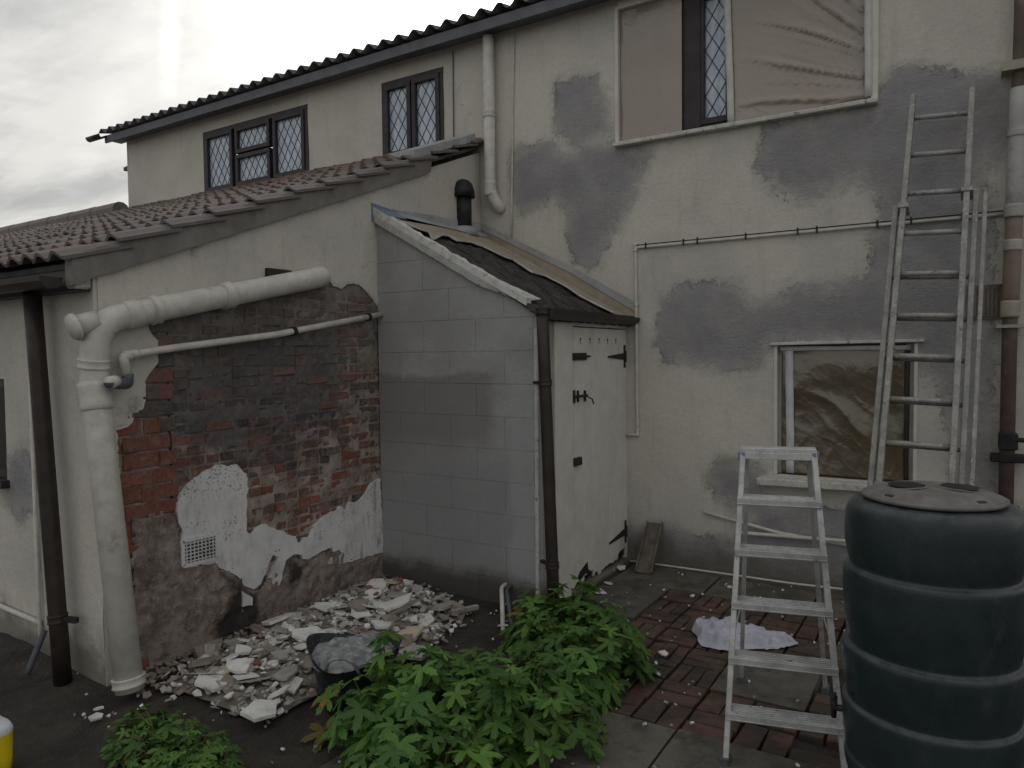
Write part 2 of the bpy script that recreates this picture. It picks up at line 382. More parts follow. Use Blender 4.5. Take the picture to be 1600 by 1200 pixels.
def fn_mortar(b, p):
    P = b.pos(); yz = b.xyz(P); c = b.mix(b.mr(b.noise(P, 7, 7, .65), .35, .68), (.20, .17, .148), (.37, .315, .28))
    gz_ = b.m('MULTIPLY_ADD', b.m('SUBTRACT', b.noise(P, 2.6, 7, .7, .4), .5), 1.6, yz[2]); c = b.mix(b.mr(gz_, 1.35, 2.15, 0, .6), c, (.175, .162, .15))
    sc = b.m('SQRT', b.m('ADD', b.m('POWER', b.m('DIVIDE', b.m('ADD', yz[1], 2.75), .85), 2.0), b.m('POWER', b.m('DIVIDE', b.m('ADD', yz[2], -1.62), .55), 2.0)))
    soot = b.m('ADD', b.mr(sc, .3, 1.5, .75, 0), b.m('MULTIPLY', b.m('SUBTRACT', b.noise(P, 3.1, 8, .72, .6), .5), 2.4))
    c = b.mix(b.m('MULTIPLY', b.mr(soot, .0, .62), .72), c, (.058, .058, .064))
    return c, b.noise(P, 45, 6, .65), .006, .95
M['mortar'] = material('lime_mortar_bed', fn_mortar)
def fn_plaster(b, p):
    P = b.pos(); c = b.mix(b.mr(b.noise(P, 5, 7, .65), .35, .7), (.66, .655, .655), (.54, .535, .54))
    zz = b.xyz(P)
    pit = b.mr(b.noise(P, 75, 3, .6), .60, .66)
    pm = b.m('MAXIMUM', b.mr(b.noise(P, 6, 3, .6), .52, .60), b.mr(b.m('ADD', zz[2], b.m('MULTIPLY', b.noise(P, 9, 3), .2)), 1.03, 1.14))
    c = b.mix(b.m('MULTIPLY', b.m('MULTIPLY', pit, pm), .9), c, (.07, .06, .055))
    c = b.mix(b.m('MULTIPLY', b.mr(b.noise(b.scl(P, (4, 9, 2.0)), 2, 7, .7), .50, .68), b.mr(zz[1], -2.1, -1.75, .3, .85)), c, (.20, .19, .19))
    return c, b.m('SUBTRACT', b.noise(P, 30, 5, .6), b.m('MULTIPLY', b.m('MULTIPLY', pit, pm), 1.5)), .003, .8
M['plaster_wall'] = material('white_wall_plaster', fn_plaster)
def fn_scratch(b, p):
    P = b.pos(); z = b.xyz(P)[2]
    c = b.mix(b.mr(b.noise(P, 6, 8, .7, .3), .35, .66), (.19, .15, .13), (.36, .305, .275))
    c = b.mix(b.m('MULTIPLY', b.mr(b.noise(P, 19, 8, .8), .50, .62), .8), c, (.42, .37, .335))
    c = b.mix(b.m('MULTIPLY', b.mr(b.noise(P, 7.7, 8, .8, .4), .54, .66), .8), c, (.085, .07, .062))
    c = b.mix(b.m('MULTIPLY', b.mr(b.noise(P, 5, 5, .7, .8), .58, .68), .7), c, (.20, .085, .055))
    dk = b.attr('stain'); e2 = b.m('MULTIPLY_ADD', b.m('SUBTRACT', b.noise(P, 8, 8, .75), .5), .22, dk)
    c = b.mix(b.m('MULTIPLY', b.mr(e2, -.02, .05), .9), c, (.028, .026, .025))
    return c, b.m('ADD', b.noise(P, 38, 8, .78), b.m('MULTIPLY', b.noise(P, 11, 6, .7), 1.4)), .016, .97
M['scratch'] = material('crumbling_base_coat', fn_scratch)

def fn_block(b, p):
    P = b.pos(); x, y, z = b.xyz(P)
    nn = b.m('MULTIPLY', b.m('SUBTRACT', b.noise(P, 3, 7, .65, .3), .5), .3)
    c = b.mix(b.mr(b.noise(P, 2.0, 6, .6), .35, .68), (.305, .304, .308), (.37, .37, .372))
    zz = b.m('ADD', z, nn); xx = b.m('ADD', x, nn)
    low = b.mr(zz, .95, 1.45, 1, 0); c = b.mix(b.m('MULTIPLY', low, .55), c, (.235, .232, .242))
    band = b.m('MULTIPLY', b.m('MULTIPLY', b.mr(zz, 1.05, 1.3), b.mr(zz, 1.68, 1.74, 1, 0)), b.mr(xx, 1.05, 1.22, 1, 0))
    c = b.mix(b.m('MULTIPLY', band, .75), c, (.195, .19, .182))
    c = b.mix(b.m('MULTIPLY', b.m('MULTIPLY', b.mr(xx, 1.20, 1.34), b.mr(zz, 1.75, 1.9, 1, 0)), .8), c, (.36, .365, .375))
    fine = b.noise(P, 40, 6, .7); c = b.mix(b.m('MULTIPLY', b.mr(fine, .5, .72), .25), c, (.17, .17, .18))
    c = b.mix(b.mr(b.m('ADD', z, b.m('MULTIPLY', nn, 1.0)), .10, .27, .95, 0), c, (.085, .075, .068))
    return c, b.m('ADD', b.noise(P, 110, 4, .6), b.m('MULTIPLY', b.noise(P, 25, 5, .6), 1.4)), .0022, .75
M['block'] = material('grey_painted_block', fn_block)

def fn_tile(b, p):
    P = b.pos(); v = b.rnd(); y = b.xyz(P)[1]
    c = b.mix(v, (.205, .125, .098), (.135, .112, .10))
    c = b.mix(b.mr(b.noise(P, 1.3, 6, .6, .4), .40, .58, 0, .8), c, (.135, .127, .127))
    c = b.mix(b.mr(b.noise(P, 8, 7, .75), .54, .68), c, (.19, .185, .16))
    return c, b.noise(P, 60, 6, .7), .004, .5
M['tile'] = material('clay_pantile', fn_tile)

def fn_roofold(b, p):
    P = b.pos(); c = b.mix(b.mr(b.noise(b.scl(P, (1.5, 6, 1.5)), 4, 8, .75), .38, .62), (.022, .021, .020), (.085, .08, .072))
    c = b.mix(b.mr(b.noise(P, 12, 7, .7), .58, .70), c, (.15, .145, .13))
    return c, b.noise(b.scl(P, (1, 3, 1)), 22, 7, .75), .018, .9
M['roof_old'] = material('mossy_old_roofing', fn_roofold)

def fn_soil(b, p):
    P = b.pos()
    c = b.mix(b.mr(b.noise(P, 3, 9, .7, .4), .36, .66), (.036, .031, .027), (.078, .068, .059))
    c = b.mix(b.mr(b.noise(P, 95, 5, .75), .575, .68), c, (.19, .17, .15))
    c = b.mix(b.m('MULTIPLY', b.mr(b.noise(P, 1.6, 5, .6), .5, .7), .5), c, (.08, .072, .064))
    return c, b.m('ADD', b.m('MULTIPLY', b.noise(P, 14, 8, .75), .03), b.m('MULTIPLY', b.noise(P, 90, 5, .7), .010)), 1.0, b.mr(b.noise(P, 2, 3), .4, .6, .55, .9)
M['soil'] = material('damp_soil_and_tarmac', fn_soil)
def fn_slab(b, p):
    P = b.pos()
    c = b.mix(b.mr(b.noise(P, 2.6, 9, .72, .3), .35, .65), (.080, .074, .062), (.145, .133, .115))
    c = b.mix(1, c, b.m('MULTIPLY_ADD', b.rnd(), .4, .8), 'MULTIPLY')
    c = b.mix(b.m('MULTIPLY', b.mr(b.noise(P, 5, 7, .7), .5, .64), .7), c, (.040, .046, .030))
    c = b.mix(b.mr(b.noise(P, 110, 5, .75), .62, .72), c, (.22, .21, .19))
    return c, b.m('ADD', b.m('MULTIPLY', b.noise(P, 10, 8, .7), .012), b.m('MULTIPLY', b.noise(P, 120, 4, .7), .005)), 1.0, b.mr(b.noise(P, 3, 4), .4, .62, .45, .85)
M['slab'] = material('worn_concrete_slab', fn_slab)
def fn_paver(b, p):
    P = b.pos(); v = b.rnd()
    c = b.mix(v, (.155, .082, .062), (.098, .070, .058))
    c = b.mix(b.mr(b.noise(P, 4, 8, .72), .38, .60, 0, .9), c, (.055, .048, .041))
    c = b.mix(b.mr(b.noise(P, 2.1, 7, .7, .5), .52, .66, 0, .8), c, (.038, .040, .030))
    c = b.mix(b.mr(b.noise(P, 75, 5, .75), .60, .70), c, (.22, .17, .14))
    return c, b.noise(P, 45, 7, .72), .008, b.mr(b.noise(P, 4, 4), .4, .62, .5, .88)
M['paver'] = material('old_brick_paver', fn_paver)

def fn_leaf(b, p):
    v = b.rnd(); P = b.pos(); a_ = b.attr('tone')
    c = b.mix(b.m('FRACT', b.m('MULTIPLY_ADD', v, 1.0, a_)), (.060, .150, .030), (.150, .300, .062))
    c = b.mix(b.m('MULTIPLY', b.mr(b.noise(P, 5, 3, .5), .55, .68), .35), c, (.16, .24, .05))
    c = b.mix(b.mr(b.m('FRACT', b.m('MULTIPLY_ADD', v, 17.3, a_)), .988, .992), c, (.30, .17, .05))
    c = b.mix(b.mr(b.m('FRACT', b.m('MULTIPLY_ADD', v, 7.7, a_)), .93, .96, 0, .8), c, (.20, .26, .055)); c = b.mix(b.mr(b.m('FRACT', b.m('MULTIPLY_ADD', v, 5.1, a_)), .55, .6, 0, .55), c, (.040, .10, .026))
    c = b.mix(b.m('MULTIPLY', b.mr(b.noise(P, 60, 4, .7), .62, .70), .5), c, (.12, .09, .03))
    b.put(p.inputs['Base Color'], c); p.inputs['Roughness'].default_value = .45
    p.inputs['Specular IOR Level'].default_value = .35
    tr = b.n('ShaderNodeBsdfTranslucent'); b.put(tr.inputs[0], c)
    ms = b.n('ShaderNodeMixShader'); ms.inputs[0].default_value = .3
    b.L.new(p.outputs[0], ms.inputs[1]); b.L.new(tr.outputs[0], ms.inputs[2])
    o = [n for n in b.N if n.type == 'OUTPUT_MATERIAL'][0]; b.L.new(ms.outputs[0], o.inputs[0])
    return None
M['leaf'] = material('geranium_leaf', fn_leaf)

def fn_poly(c1, c2, rough=.38):
    def fn(b, p):
        P = b.pos(); c = b.mix(b.mr(b.noise(P, 1.0, 2, .5), .35, .68), c1, c2)
        p.inputs['Specular IOR Level'].default_value = .9; p.inputs['Coat Weight'].default_value = .4; p.inputs['Coat Roughness'].default_value = .12
        wr = b.n('ShaderNodeTexWave', wave_type='BANDS', bands_direction='DIAGONAL'); b.put(wr.inputs['Vector'], P); wr.inputs['Scale'].default_value = 3.2; wr.inputs['Distortion'].default_value = 9; wr.inputs['Detail'].default_value = 3; wr.inputs['Detail Scale'].default_value = 1.2
        return c, b.m('ADD', b.noise(P, 14, 4, .55, .8), b.m('MULTIPLY', b.m('POWER', wr.outputs['Fac'], 6.0), .28)), .0045, rough
    return fn
M['poly_lower'] = material('brown_polythene', fn_poly((.085, .066, .040), (.120, .095, .060), .26))
M['poly_upper'] = material('pale_polythene', fn_poly((.26, .215, .17), (.32, .275, .23), .28))
def fn_glass(b, p):
    P = b.pos(); p.inputs['Specular IOR Level'].default_value = .6
    c = b.mix(b.mr(b.noise(b.scl(P, (9, 9, 1.5)), 3, 4, .5), .35, .65), (.38, .46, .56), (.54, .62, .72))  # pale blue for the net, with sky reflection and glare veil painted in
    return c, b.noise(P, 50, 3, .5), .0006, .16
M['glass'] = material('leaded_glass_net_and_painted_sky', fn_glass)
M['dark_glass'] = simple('dark_glass', (.012, .014, .017), (.02, .022, .026), 3, .08, .0002, 10, spec=.6)
M['came'] = simple('lead_came', (.05, .052, .058), (.08, .08, .085), 20, .5, .0002)
def fn_butt(b, p):
    P = b.pos(); z = b.xyz(P)[2]; c = b.mix(b.mr(b.noise(P, 3, 6, .6), .4, .65), (.017, .027, .031), (.026, .038, .043))
    d = b.mr(b.noise(b.scl(P, (1, 1, .35)), 9, 8, .75), .52, .74); c = b.mix(b.m('MULTIPLY', d, .35), c, (.10, .105, .11))
    up_ = b.xyz(b.n('ShaderNodeNewGeometry').outputs['Normal'])[2]
    dd = b.m('MULTIPLY', b.mr(up_, .15, .8), b.mr(b.noise(P, 14, 6, .7), .3, .6)); c = b.mix(b.m('MULTIPLY', dd, .55), c, (.10, .105, .115))
    return c, b.noise(P, 140, 4, .6), .0008, b.mr(b.noise(P, 7, 6, .7), .35, .7, .27, .48)
M['butt'] = material('dark_green_barrel_plastic', fn_butt)
def fn_lid(b, p):
    P = b.pos(); c = b.mix(b.mr(b.noise(P, 12, 7, .7), .35, .65), (.13, .12, .118), (.19, .178, .17))
    c = b.mix(b.m('MULTIPLY', b.mr(b.noise(P, 5, 6, .7), .55, .72), .6), c, (.07, .07, .072))
    return c, b.noise(P, 110, 5, .7), .001, .6
M['lid'] = material('dusty_black_lid', fn_lid)

# =================================================================== THE PLACE
L = 3.856; D = 1.539; WD = 1.554        # lean-to projection, outhouse depth and width
EAVE = 5.02

# ---------------------------------------------------------------- ground (one sheet to the horizon)
def gz(x, y):
    z = .012*noise.noise(Vector((x*1.3, y*1.3, 0)))+.006*noise.noise(Vector((x*6, y*6, 2)))-.012
    z += .10*math.exp(-(((x+1.1)/.8)**2+((y+3.75)/.22)**2))              # soil banked against the front wall
    if x > 1.75 and y > -3.6: z -= .03                                      # bed under the paving
    return z
gu = np.concatenate([[-300, -60, -20, -8], np.arange(-4, 5.6, .06), [7, 12, 30, 80, 300]])
gv = np.concatenate([[-300, -60, -20, -10, -8], np.arange(-6.5, .35, .06), [2, 8, 30, 100, 300]])
co = [(x, y, gz(x, y) if (-4 <= x <= 5.6 and -6.5 <= y <= .4) else -.03) for x in gu for y in gv]
nv = len(gv); fc = [(i*nv+j, (i+1)*nv+j, (i+1)*nv+j+1, i*nv+j+1) for i in range(len(gu)-1) for j in range(nv-1)]
me = bpy.data.meshes.new('ground'); me.from_pydata(co, [], fc)
tag(link_mesh('ground', me, M['soil'], None, True), kind='structure')

# ---------------------------------------------------------------- paving: slabs and basket-weave bricks
pav = empty('paving', (1.7, -.2, 0), kind='structure')
def piece_mesh(name, w, l, h, seed, mt, bev=.006, jit=.004):
    bm = bmesh.new(); rg = random.Random(seed); box(bm, -w/2, w/2, -l/2, l/2, -h, 0)
    for v in bm.verts: v.co += Vector((rg.uniform(-jit, jit), rg.uniform(-jit, jit), rg.uniform(-.002, .002)))
    bmesh.ops.bevel(bm, geom=[e for e in bm.edges if all(v.co.z > -h/2 for v in e.verts)], offset=bev, segments=2, affect='EDGES', profile=.6)
    bmesh.ops.recalc_face_normals(bm, faces=bm.faces[:])
    me = bpy.data.meshes.new(name); bm.to_mesh(me); bm.free(); me.materials.append(mt); return me
def place(name, me, loc, rz, parent, rx=0, ry=0, sc=(1, 1, 1)):
    o = bpy.data.objects.new(name, me); COL.objects.link(o); o.parent = parent
    if parent is not None: o.matrix_parent_inverse = world_of(parent).inverted()
    o.location = loc; o.rotation_euler = (rx, ry, rz); o.scale = sc; return o
brick_pv = [piece_mesh('brick_paver', .112, .235, .06, k, M['paver'], .008, .005) for k in range(5)]
brick_th = [piece_mesh('brick_paver', .073, .24, .06, 20+k, M['paver'], .007, .005) for k in range(5)]
# paving grid cells .25 m, axes along the walls; True = brick cell
SL = []   # (x0,x1,y0,y1) concrete slabs
C0 = .255
x_0, y_0 = 1.68, -.10
slab_rects = [(0, 3, 0, 2), (3, 6, 0, 2), (6, 9, 0, 2), (9, 12, 0, 2), (0, 2, 2, 5), (5, 7, 6, 8), (7, 10, 3, 5), (10, 12, 3, 6),
              (0, 3, 9, 12), (3, 5, 10, 13), (5, 8, 10, 13), (8, 10, 9, 12), (0, 3, 12, 15), (3, 6, 13, 16), (6, 9, 13, 16), (9, 12, 12, 15), (10, 12, 8, 11)]
occ = set()
rg = random.Random(3)
for (a0, a1, b0, b1) in slab_rects:
    for i in range(a0, a1):
        for j in range(b0, b1): occ.add((i, j))
    w = (a1-a0)*C0-.014; l = (b1-b0)*C0-.014
    me = piece_mesh('concrete_slab', w, l, .05, rg.random(), M['slab'], .006, .006)
    place('concrete_slab', me, (x_0+(a0+a1)/2*C0, y_0-(b0+b1)/2*C0, .006+rg.uniform(-.005, .006)), 0, pav, rg.uniform(-.006, .006), rg.uniform(-.006, .006))
for i in range(0, 12):
    for j in range(0, 13):
        if (i, j) in occ: continue
        cx, cy = x_0+(i+.5)*C0, y_0-(j+.5)*C0
        ver = (i+j) % 2
        fine = j < 8 and i < 5
        for s in ((-1, 0, 1) if fine else (-1, 1)):
            st_p = .082 if fine else .062; dx, dy = (s*st_p, 0) if ver else (0, s*st_p)
            if rg.random() < .03: continue
            place('brick', rg.choice(brick_th if fine else brick_pv), (cx+dx, cy+dy, rg.uniform(-.009, .006)), (0 if ver else math.pi/2)+rg.uniform(-.03, .03)+math.pi*rg.randint(0, 1), pav, rg.uniform(-.02, .02), rg.uniform(-.02, .02))

# ---------------------------------------------------------------- main house
house = empty('house', (0, 0, 0), label='rendered two-storey house rear wall with patched grey paint and corrugated roof', cat='house')
H1 = (-4.40, -2.43, 3.99, 4.83); H2 = (-1.28, -.44, 3.97, 4.83)
H3 = (1.50, 3.53, 3.74, 4.93); H4 = (2.86, 3.83, .88, 1.92)
holes = [H1, H2, H3, H4]
P1 = pxW([(800, 235), (860, 225), (885, 250), (905, 235), (960, 225), (1015, 240), (1000, 270), (985, 300), (975, 335), (950, 375), (932, 410), (900, 412), (888, 370), (885, 325), (865, 305), (840, 320), (812, 330), (800, 300)])
P1b = pxW([(870, 130), (930, 120), (950, 200), (900, 230), (870, 200)])
P2 = pxW([(1195, 205), (1250, 190), (1365, 168), (1378, 140), (1400, 112), (1440, 108), (1475, 112), (1500, 125), (1560, 118), (1580, 150), (1578, 230), (1560, 250), (1540, 235), (1525, 260), (1545, 330), (1545, 700), (1560, 790), (1500, 790), (1478, 640), (1470, 600), (1440, 570), (1425, 545), (1405, 535), (1372, 470), (1360, 400), (1385, 345), (1375, 300), (1340, 278), (1310, 285), (1262, 312), (1222, 300), (1185, 262)])
P3 = pxW([(1035, 470), (1060, 447), (1100, 443), (1150, 450), (1180, 480), (1215, 470), (1240, 448), (1300, 450), (1370, 430), (1412, 445), (1412, 540), (1340, 530), (1210, 532), (1195, 548), (1175, 572), (1150, 578), (1100, 570), (1060, 556), (1040, 565), (1030, 530)])
P4 = pxW([(1108, 735), (1130, 722), (1165, 722), (1192, 740), (1190, 770), (1200, 800), (1160, 800), (1118, 772)])
P5 = pxW([(978, 835), (1030, 822), (1090, 838), (1140, 850), (1190, 800), (1260, 790), (1320, 800), (1600, 800), (1600, 990), (1320, 935), (980, 892)])
def wall_attr(polys):
    return lambda P: np.max([sdf(P, q) for q in polys], axis=0)
hx = [h[k] for h in holes for k in (0, 1)]; hz = [h[k] for h in holes for k in (2, 3)]
STW = [pxW([(975, 795), (985, 795), (990, 850), (985, 890), (975, 890)])]
skin('render_coat', spans(-6.15, 6.4, .045, hx), spans(-.1, EAVE, .045, hz), fW(0), M['render'], house, holes=holes, relief=.012, rs=1.1,
     attrs={'patch': lambda P: wall_attr([P1, P1b, P2, P3, P4, P5])(P)+.022, 'stain': wall_attr(STW)})
bm = bmesh.new()                                       # the masonry behind the coat, with window openings
ux = spans(-6.13, 6.4, 99, hx); uz = spans(-.3, EAVE-.01, 99, hz)
for a_, b_ in zip(ux, ux[1:]):
    for c_, d_ in zip(uz, uz[1:]):
        cu_, cv_ = (a_+b_)/2, (c_+d_)/2
        if any(h[0] < cu_ < h[1] and h[2] < cv_ < h[3] for h in holes): continue
        box(bm, a_, b_, .028, .28, c_, d_)
box(bm, -6.13, 6.4, 6, 6.2, -.3, 5.4); box(bm, -6.13, -5.95, .28, 6, -.3, EAVE-.01); box(bm, 6.2, 6.4, .28, 6, -.3, EAVE-.01)  # unseen back and end walls, added to block the sun
obj('masonry', bm, M['cement_dark'], house)
bm = bmesh.new(); box(bm, -6.165, -6.14, -.004, 6.2, -.3, EAVE-.005); obj('end_render', bm, M['wood_white'], house)
# corrugated roof
bm = bmesh.new(); pit = .205; amp = .036; xs = np.arange(-6.42, 6.6, pit/10); rows = []
sl = math.tan(math.radians(13))
for (yy, dz) in ((-.26, 0), (3.2, 0), (3.2, -.008), (-.26, -.008)):
    rr = []
    for x in xs:
        ph = (x/pit) % 1.0
        zz = amp*math.cos(2*math.pi*ph)
        rr.append(bm.verts.new((x, yy, EAVE+.10+(yy+.26)*sl+zz+dz)))
    rows.append(rr)
for a_, b_ in ((0, 1), (1, 2), (2, 3), (3, 0)):
    for k in range(len(xs)-1): bm.faces.new((rows[a_][k], rows[a_][k+1], rows[b_][k+1], rows[b_][k]))
for k in (0, -1): bm.faces.new([r_[k] for r_ in rows])
roof = obj('roof', bm, M['asbestos'], house, True)
bm = bmesh.new(); zr = EAVE+.06+3.46*sl
vs = [bm.verts.new(p) for p in ((-6.4, 3.2, zr+.05), (6.5, 3.2, zr+.05), (6.5, 6.3, zr-.7), (-6.4, 6.3, zr-.7))]; bm.faces.new(vs)
obj('unseen_rear_roof', bm, M['asbestos'], house)  # unseen back slope, added to close the roof against the sun
bm = bmesh.new(); box(bm, -6.36, 6.5, -.21, -.185, EAVE-.055, EAVE+.045); obj('fascia_board', bm, M['fascia'], house)
bm = bmesh.new(); box(bm, -6.36, 6.5, -.185, .03, EAVE-.012, EAVE+.003); obj('soffit', bm, M['fascia'], house)
bm = bmesh.new()                                       # half-round gutter sticking out past the corner
gp = []
for k in range(9):
    an = math.pi*k/8; gp.append((-.268-.055*math.cos(an), EAVE+.045-.055*math.sin(an)))
pr = [bm.verts.new((-6.66, y, z)) for y, z in gp]; pr2 = [bm.verts.new((-6.30, y, z)) for y, z in gp]
for k in range(8): bm.faces.new((pr[k], pr[k+1], pr2[k+1], pr2[k]))
bm.faces.new(pr)
g_ = obj('gutter', bm, M['frame_brown'], house, True); md = g_.modifiers.new('t', 'SOLIDIFY'); md.thickness = .004
bm = bmesh.new(); beam(bm, (-6.40, .1, 4.66), (-6.16, .1, 4.68), .05, .05); obj('wall_bracket', bm, M['frame_brown'], house)

def rect_frame(bm, x0, x1, z0, z1, w, y0, y1):
    box(bm, x0, x1, y0, y1, z0, z0+w); box(bm, x0, x1, y0, y1, z1-w, z1)
    box(bm, x0, x0+w, y0, y1, z0+w, z1-w); box(bm, x1-w, x1, y0, y1, z0+w, z1-w)
def lattice(bm, x0, x1, z0, z1, y, dw=.115, dh=.19, t=.0035):
    """diamond lead cames clipped to the pane"""
    w, h = x1-x0, z1-z0
    def clip(p, q):
        d = (q[0]-p[0], q[1]-p[1]); t0, t1 = 0., 1.
        for pp, qq in ((-d[0], p[0]-x0), (d[0], x1-p[0]), (-d[1], p[1]-z0), (d[1], z1-p[1])):
            if abs(pp) < 1e-9:
                if qq < 0: return None
            else:
                r_ = qq/pp
                if pp < 0: t0 = max(t0, r_)
                else: t1 = min(t1, r_)
        if t1-t0 < 1e-3: return None
        return (p[0]+d[0]*t0, p[1]+d[1]*t0), (p[0]+d[0]*t1, p[1]+d[1]*t1)
    k = dh/dw; n = int((w+h/k)/dw)+3
    for i in range(-n, n):
        for s in (1, -1):
            xa = x0+i*dw; c_ = clip((xa, z0), (xa+s*h/k, z1))
            if c_: beam(bm, (c_[0][0], y, c_[0][1]), (c_[1][0], y, c_[1][1]), t*2, t, (0, 1, 0))
def window(x0, x1, z0, z1, lights, sill=True, yb=.04):
    f = bmesh.new(); rect_frame(f, x0, x1, z0, z1, .055, yb-.05, yb+.03)
    if sill: box(f, x0-.03, x1+.03, -.05, yb-.052, z0-.03, z0+.03)
    fr = None; bmf = f; fr = obj('window', bmf, M['frame_brown'], house, bevel=.004)
    for (a0, a1, c0, c1) in lights:
        s = bmesh.new(); rect_frame(s, a0, a1, c0, c1, .05, yb-.066, yb+.01); obj('sash', s, M['frame_brown'], fr, bevel=.003)
        g = bmesh.new(); box(g, a0+.045, a1-.045, yb-.022, yb-.014, c0+.045, c1-.045); obj('pane', g, M['glass'], fr)
        l_ = bmesh.new(); lattice(l_, a0+.05, a1-.05, c0+.05, c1-.05, yb-.025); tag(obj('lead_lattice', l_, M['came'], fr), kind='stuff')
    return fr
a, b_, c, d = H1
window(a, b_, c, d, [(a+.055, a+.60, c+.055, d-.055), (a+.66, b_-.66, c+.055, c+.44), (a+.66, b_-.66, c+.46, d-.055), (b_-.60, b_-.055, c+.055, d-.055)])
a, b_, c, d = H2
window(a, b_, c, d, [(a+.045, a+.41, c+.05, d-.05), (a+.43, b_-.045, c+.05, d-.05)])
a, b_, c, d = H3
window(a, b_, c, d, [(a+.05, a+.52, c+.05, d-.05), (a+.70, a+.98, c+.05, d-.05), (a+1.0, a+1.5, c+.05, d-.05), (a+1.52, b_-.05, c+.05, d-.05)], sill=False, yb=.13)
f = bmesh.new(); box(f, a+.50, a+.72, .055, .15, c+.03, d-.03); obj('window_mullion', f, M['frame_brown'], house, bevel=.004)
a, b_, c, d = H4
f = bmesh.new(); rect_frame(f, a, b_, c, d, .05, .07, .14); fr = obj('window', f, M['wood_white'], house)
g = bmesh.new(); box(g, a+.05, b_-.05, .12, .126, c+.05, d-.05); obj('pane', g, M['dark_glass'], fr)
# white trim round the two large openings
f = bmesh.new(); a, b_, c, d = H3
box(f, a-.03, a+.004, -.018, .09, c, d); obj('window_surround', f, M['wood_white'], house, bevel=.004)
f = bmesh.new(); box(f, b_-.004, b_+.045, -.022, .09, c-.03, d); obj('window_surround', f, M['wood_white'], house, bevel=.004)
f = bmesh.new(); box(f, a, b_, -.02, .09, d-.03, d+.04); obj('window_surround', f, M['wood_white'], house, bevel=.004)
f = bmesh.new(); beam(f, (a-.03, -.03, c-.025), (b_+.045, -.03, c-.035), .085, .036); obj('window_sill', f, M['white_flake'], house, bevel=.006)
f = bmesh.new(); a, b_, c, d = H4
box(f, a-.022, a+.004, -.012, .07, c, d); obj('window_surround', f, M['wood_white'], house, bevel=.003)
f = bmesh.new(); box(f, b_-.004, b_+.02, -.012, .07, c, d)
obj('window_surround', f, M['wood_white'], house, bevel=.003)
f = bmesh.new(); beam(f, (a-.05, -.02, d+.008), (b_+.06, -.02, d+.016), .05, .022); obj('lintel_drip', f, M['white_flake'], house, bevel=.003)
f = bmesh.new(); beam(f, (a-.13, -.055, c-.055), (b_+.22, -.055, c-.03), .15, .055); obj('window_sill', f, M['white_flake'], house, bevel=.006)
f = bmesh.new(); box(f, b_+.03, b_+.27, -.008, .01, c-.0, d-.12)
# air brick high on the right
f = bmesh.new(); av = at(1543, 472, 'y', 0)
box(f, av.x-.12, av.x+.12, -.015, .005, av.z-.12, av.z+.12); 
for k in range(9): box(f, av.x-.105+k*.025, av.x-.092+k*.025, -.024, -.014, av.z-.1, av.z+.1)
obj('air_brick', f, M['cement_dark'], house)

# polythene sheets and tapes over the windows
def film(name, x0, x1, z0, z1, y, mt, fold, seed, parent=None):
    nu, nv = 60, 60; co = []
    for i in range(nu+1):
        for j in range(nv+1):
            u, v = i/nu, j/nv; e = min(u, 1-u, v, 1-v)*14; e = min(1, max(0, e))
            w = fold(u, v)*e; co.append((x0+(x1-x0)*u, y-w, z0+(z1-z0)*v))
    fc = [(i*(nv+1)+j, (i+1)*(nv+1)+j, (i+1)*(nv+1)+j+1, i*(nv+1)+j+1) for i in range(nu) for j in range(nv)]
    me = bpy.data.meshes.new(name); me.from_pydata(co, [], fc); o = link_mesh(name, me, mt, parent, True)
    md = o.modifiers.new('t', 'SOLIDIFY'); md.thickness = .0015
    return o
def ridge(x, p=6): return (1-abs(math.sin(x)))**p
def fold_up(u, v):      # folds radiate from the left edge down to the right
    c_ = (v-.12+.10*u)/(1.0-.62*u**1.3); n = noise.noise(Vector((u*1.2, c_*4, 1)))
    return .050*ridge(c_*10+n*.9, 7)*(.12+.88*u)+.020*noise.noise(Vector((u*1.5, v*2, 4)))+.022*ridge(c_*23+n*2.2, 6)*u
def fold_lo(u, v):
    n = noise.noise(Vector((u*2, v*3, 7)))
    c_ = v+.42*u+.05*n
    amp_ = .5+.9*noise.noise(Vector((u*2.5, v*2.5, 21)))
    return .026*ridge(c_*4.6+n*.6, 3)*max(0, amp_)+.030*n+.007*ridge(c_*17+n*1.2+3*u*u, 8)*max(0, .6+noise.noise(Vector((u*3, v*3, 31)))*1.6)+.012*ridge((u-v*.55)*11+n*1.4, 9)*max(0, .55-v+noise.noise(Vector((u*4, v*4, 3))))+.003*noise.noise(Vector((u*12, v*12, 2)))
def fold_fl(u, v): return .012*noise.noise(Vector((u*3, v*3, 11)))+.006*ridge(u*8+v*3+noise.noise(Vector((u*2, v*2, 5))), 4)
a, b_, c, d = H3
tag(film('plastic_sheet', a+.97, b_-.005, c+.002, d, .028, M['poly_upper'], fold_up, 1), 'creased translucent polythene taped over the right half of the large upstairs window', 'plastic sheet', 'polythene sheets masking the windows')
tag(film('plastic_sheet', a+.004, a+.57, c+.002, d, .028, M['poly_upper'], fold_fl, 2), 'smooth polythene sheet taped over the left light of the large upstairs window', 'plastic sheet', 'polythene sheets masking the windows')
a2, b2, c2, d2 = H4
tag(film('plastic_sheet', a2+.03, b2-.06, c2+.004, d2-.006, .035, M['poly_lower'], fold_lo, 3), 'brown creased polythene sheet masking the ground-floor window behind the ladders', 'plastic sheet', 'polythene sheets masking the windows')
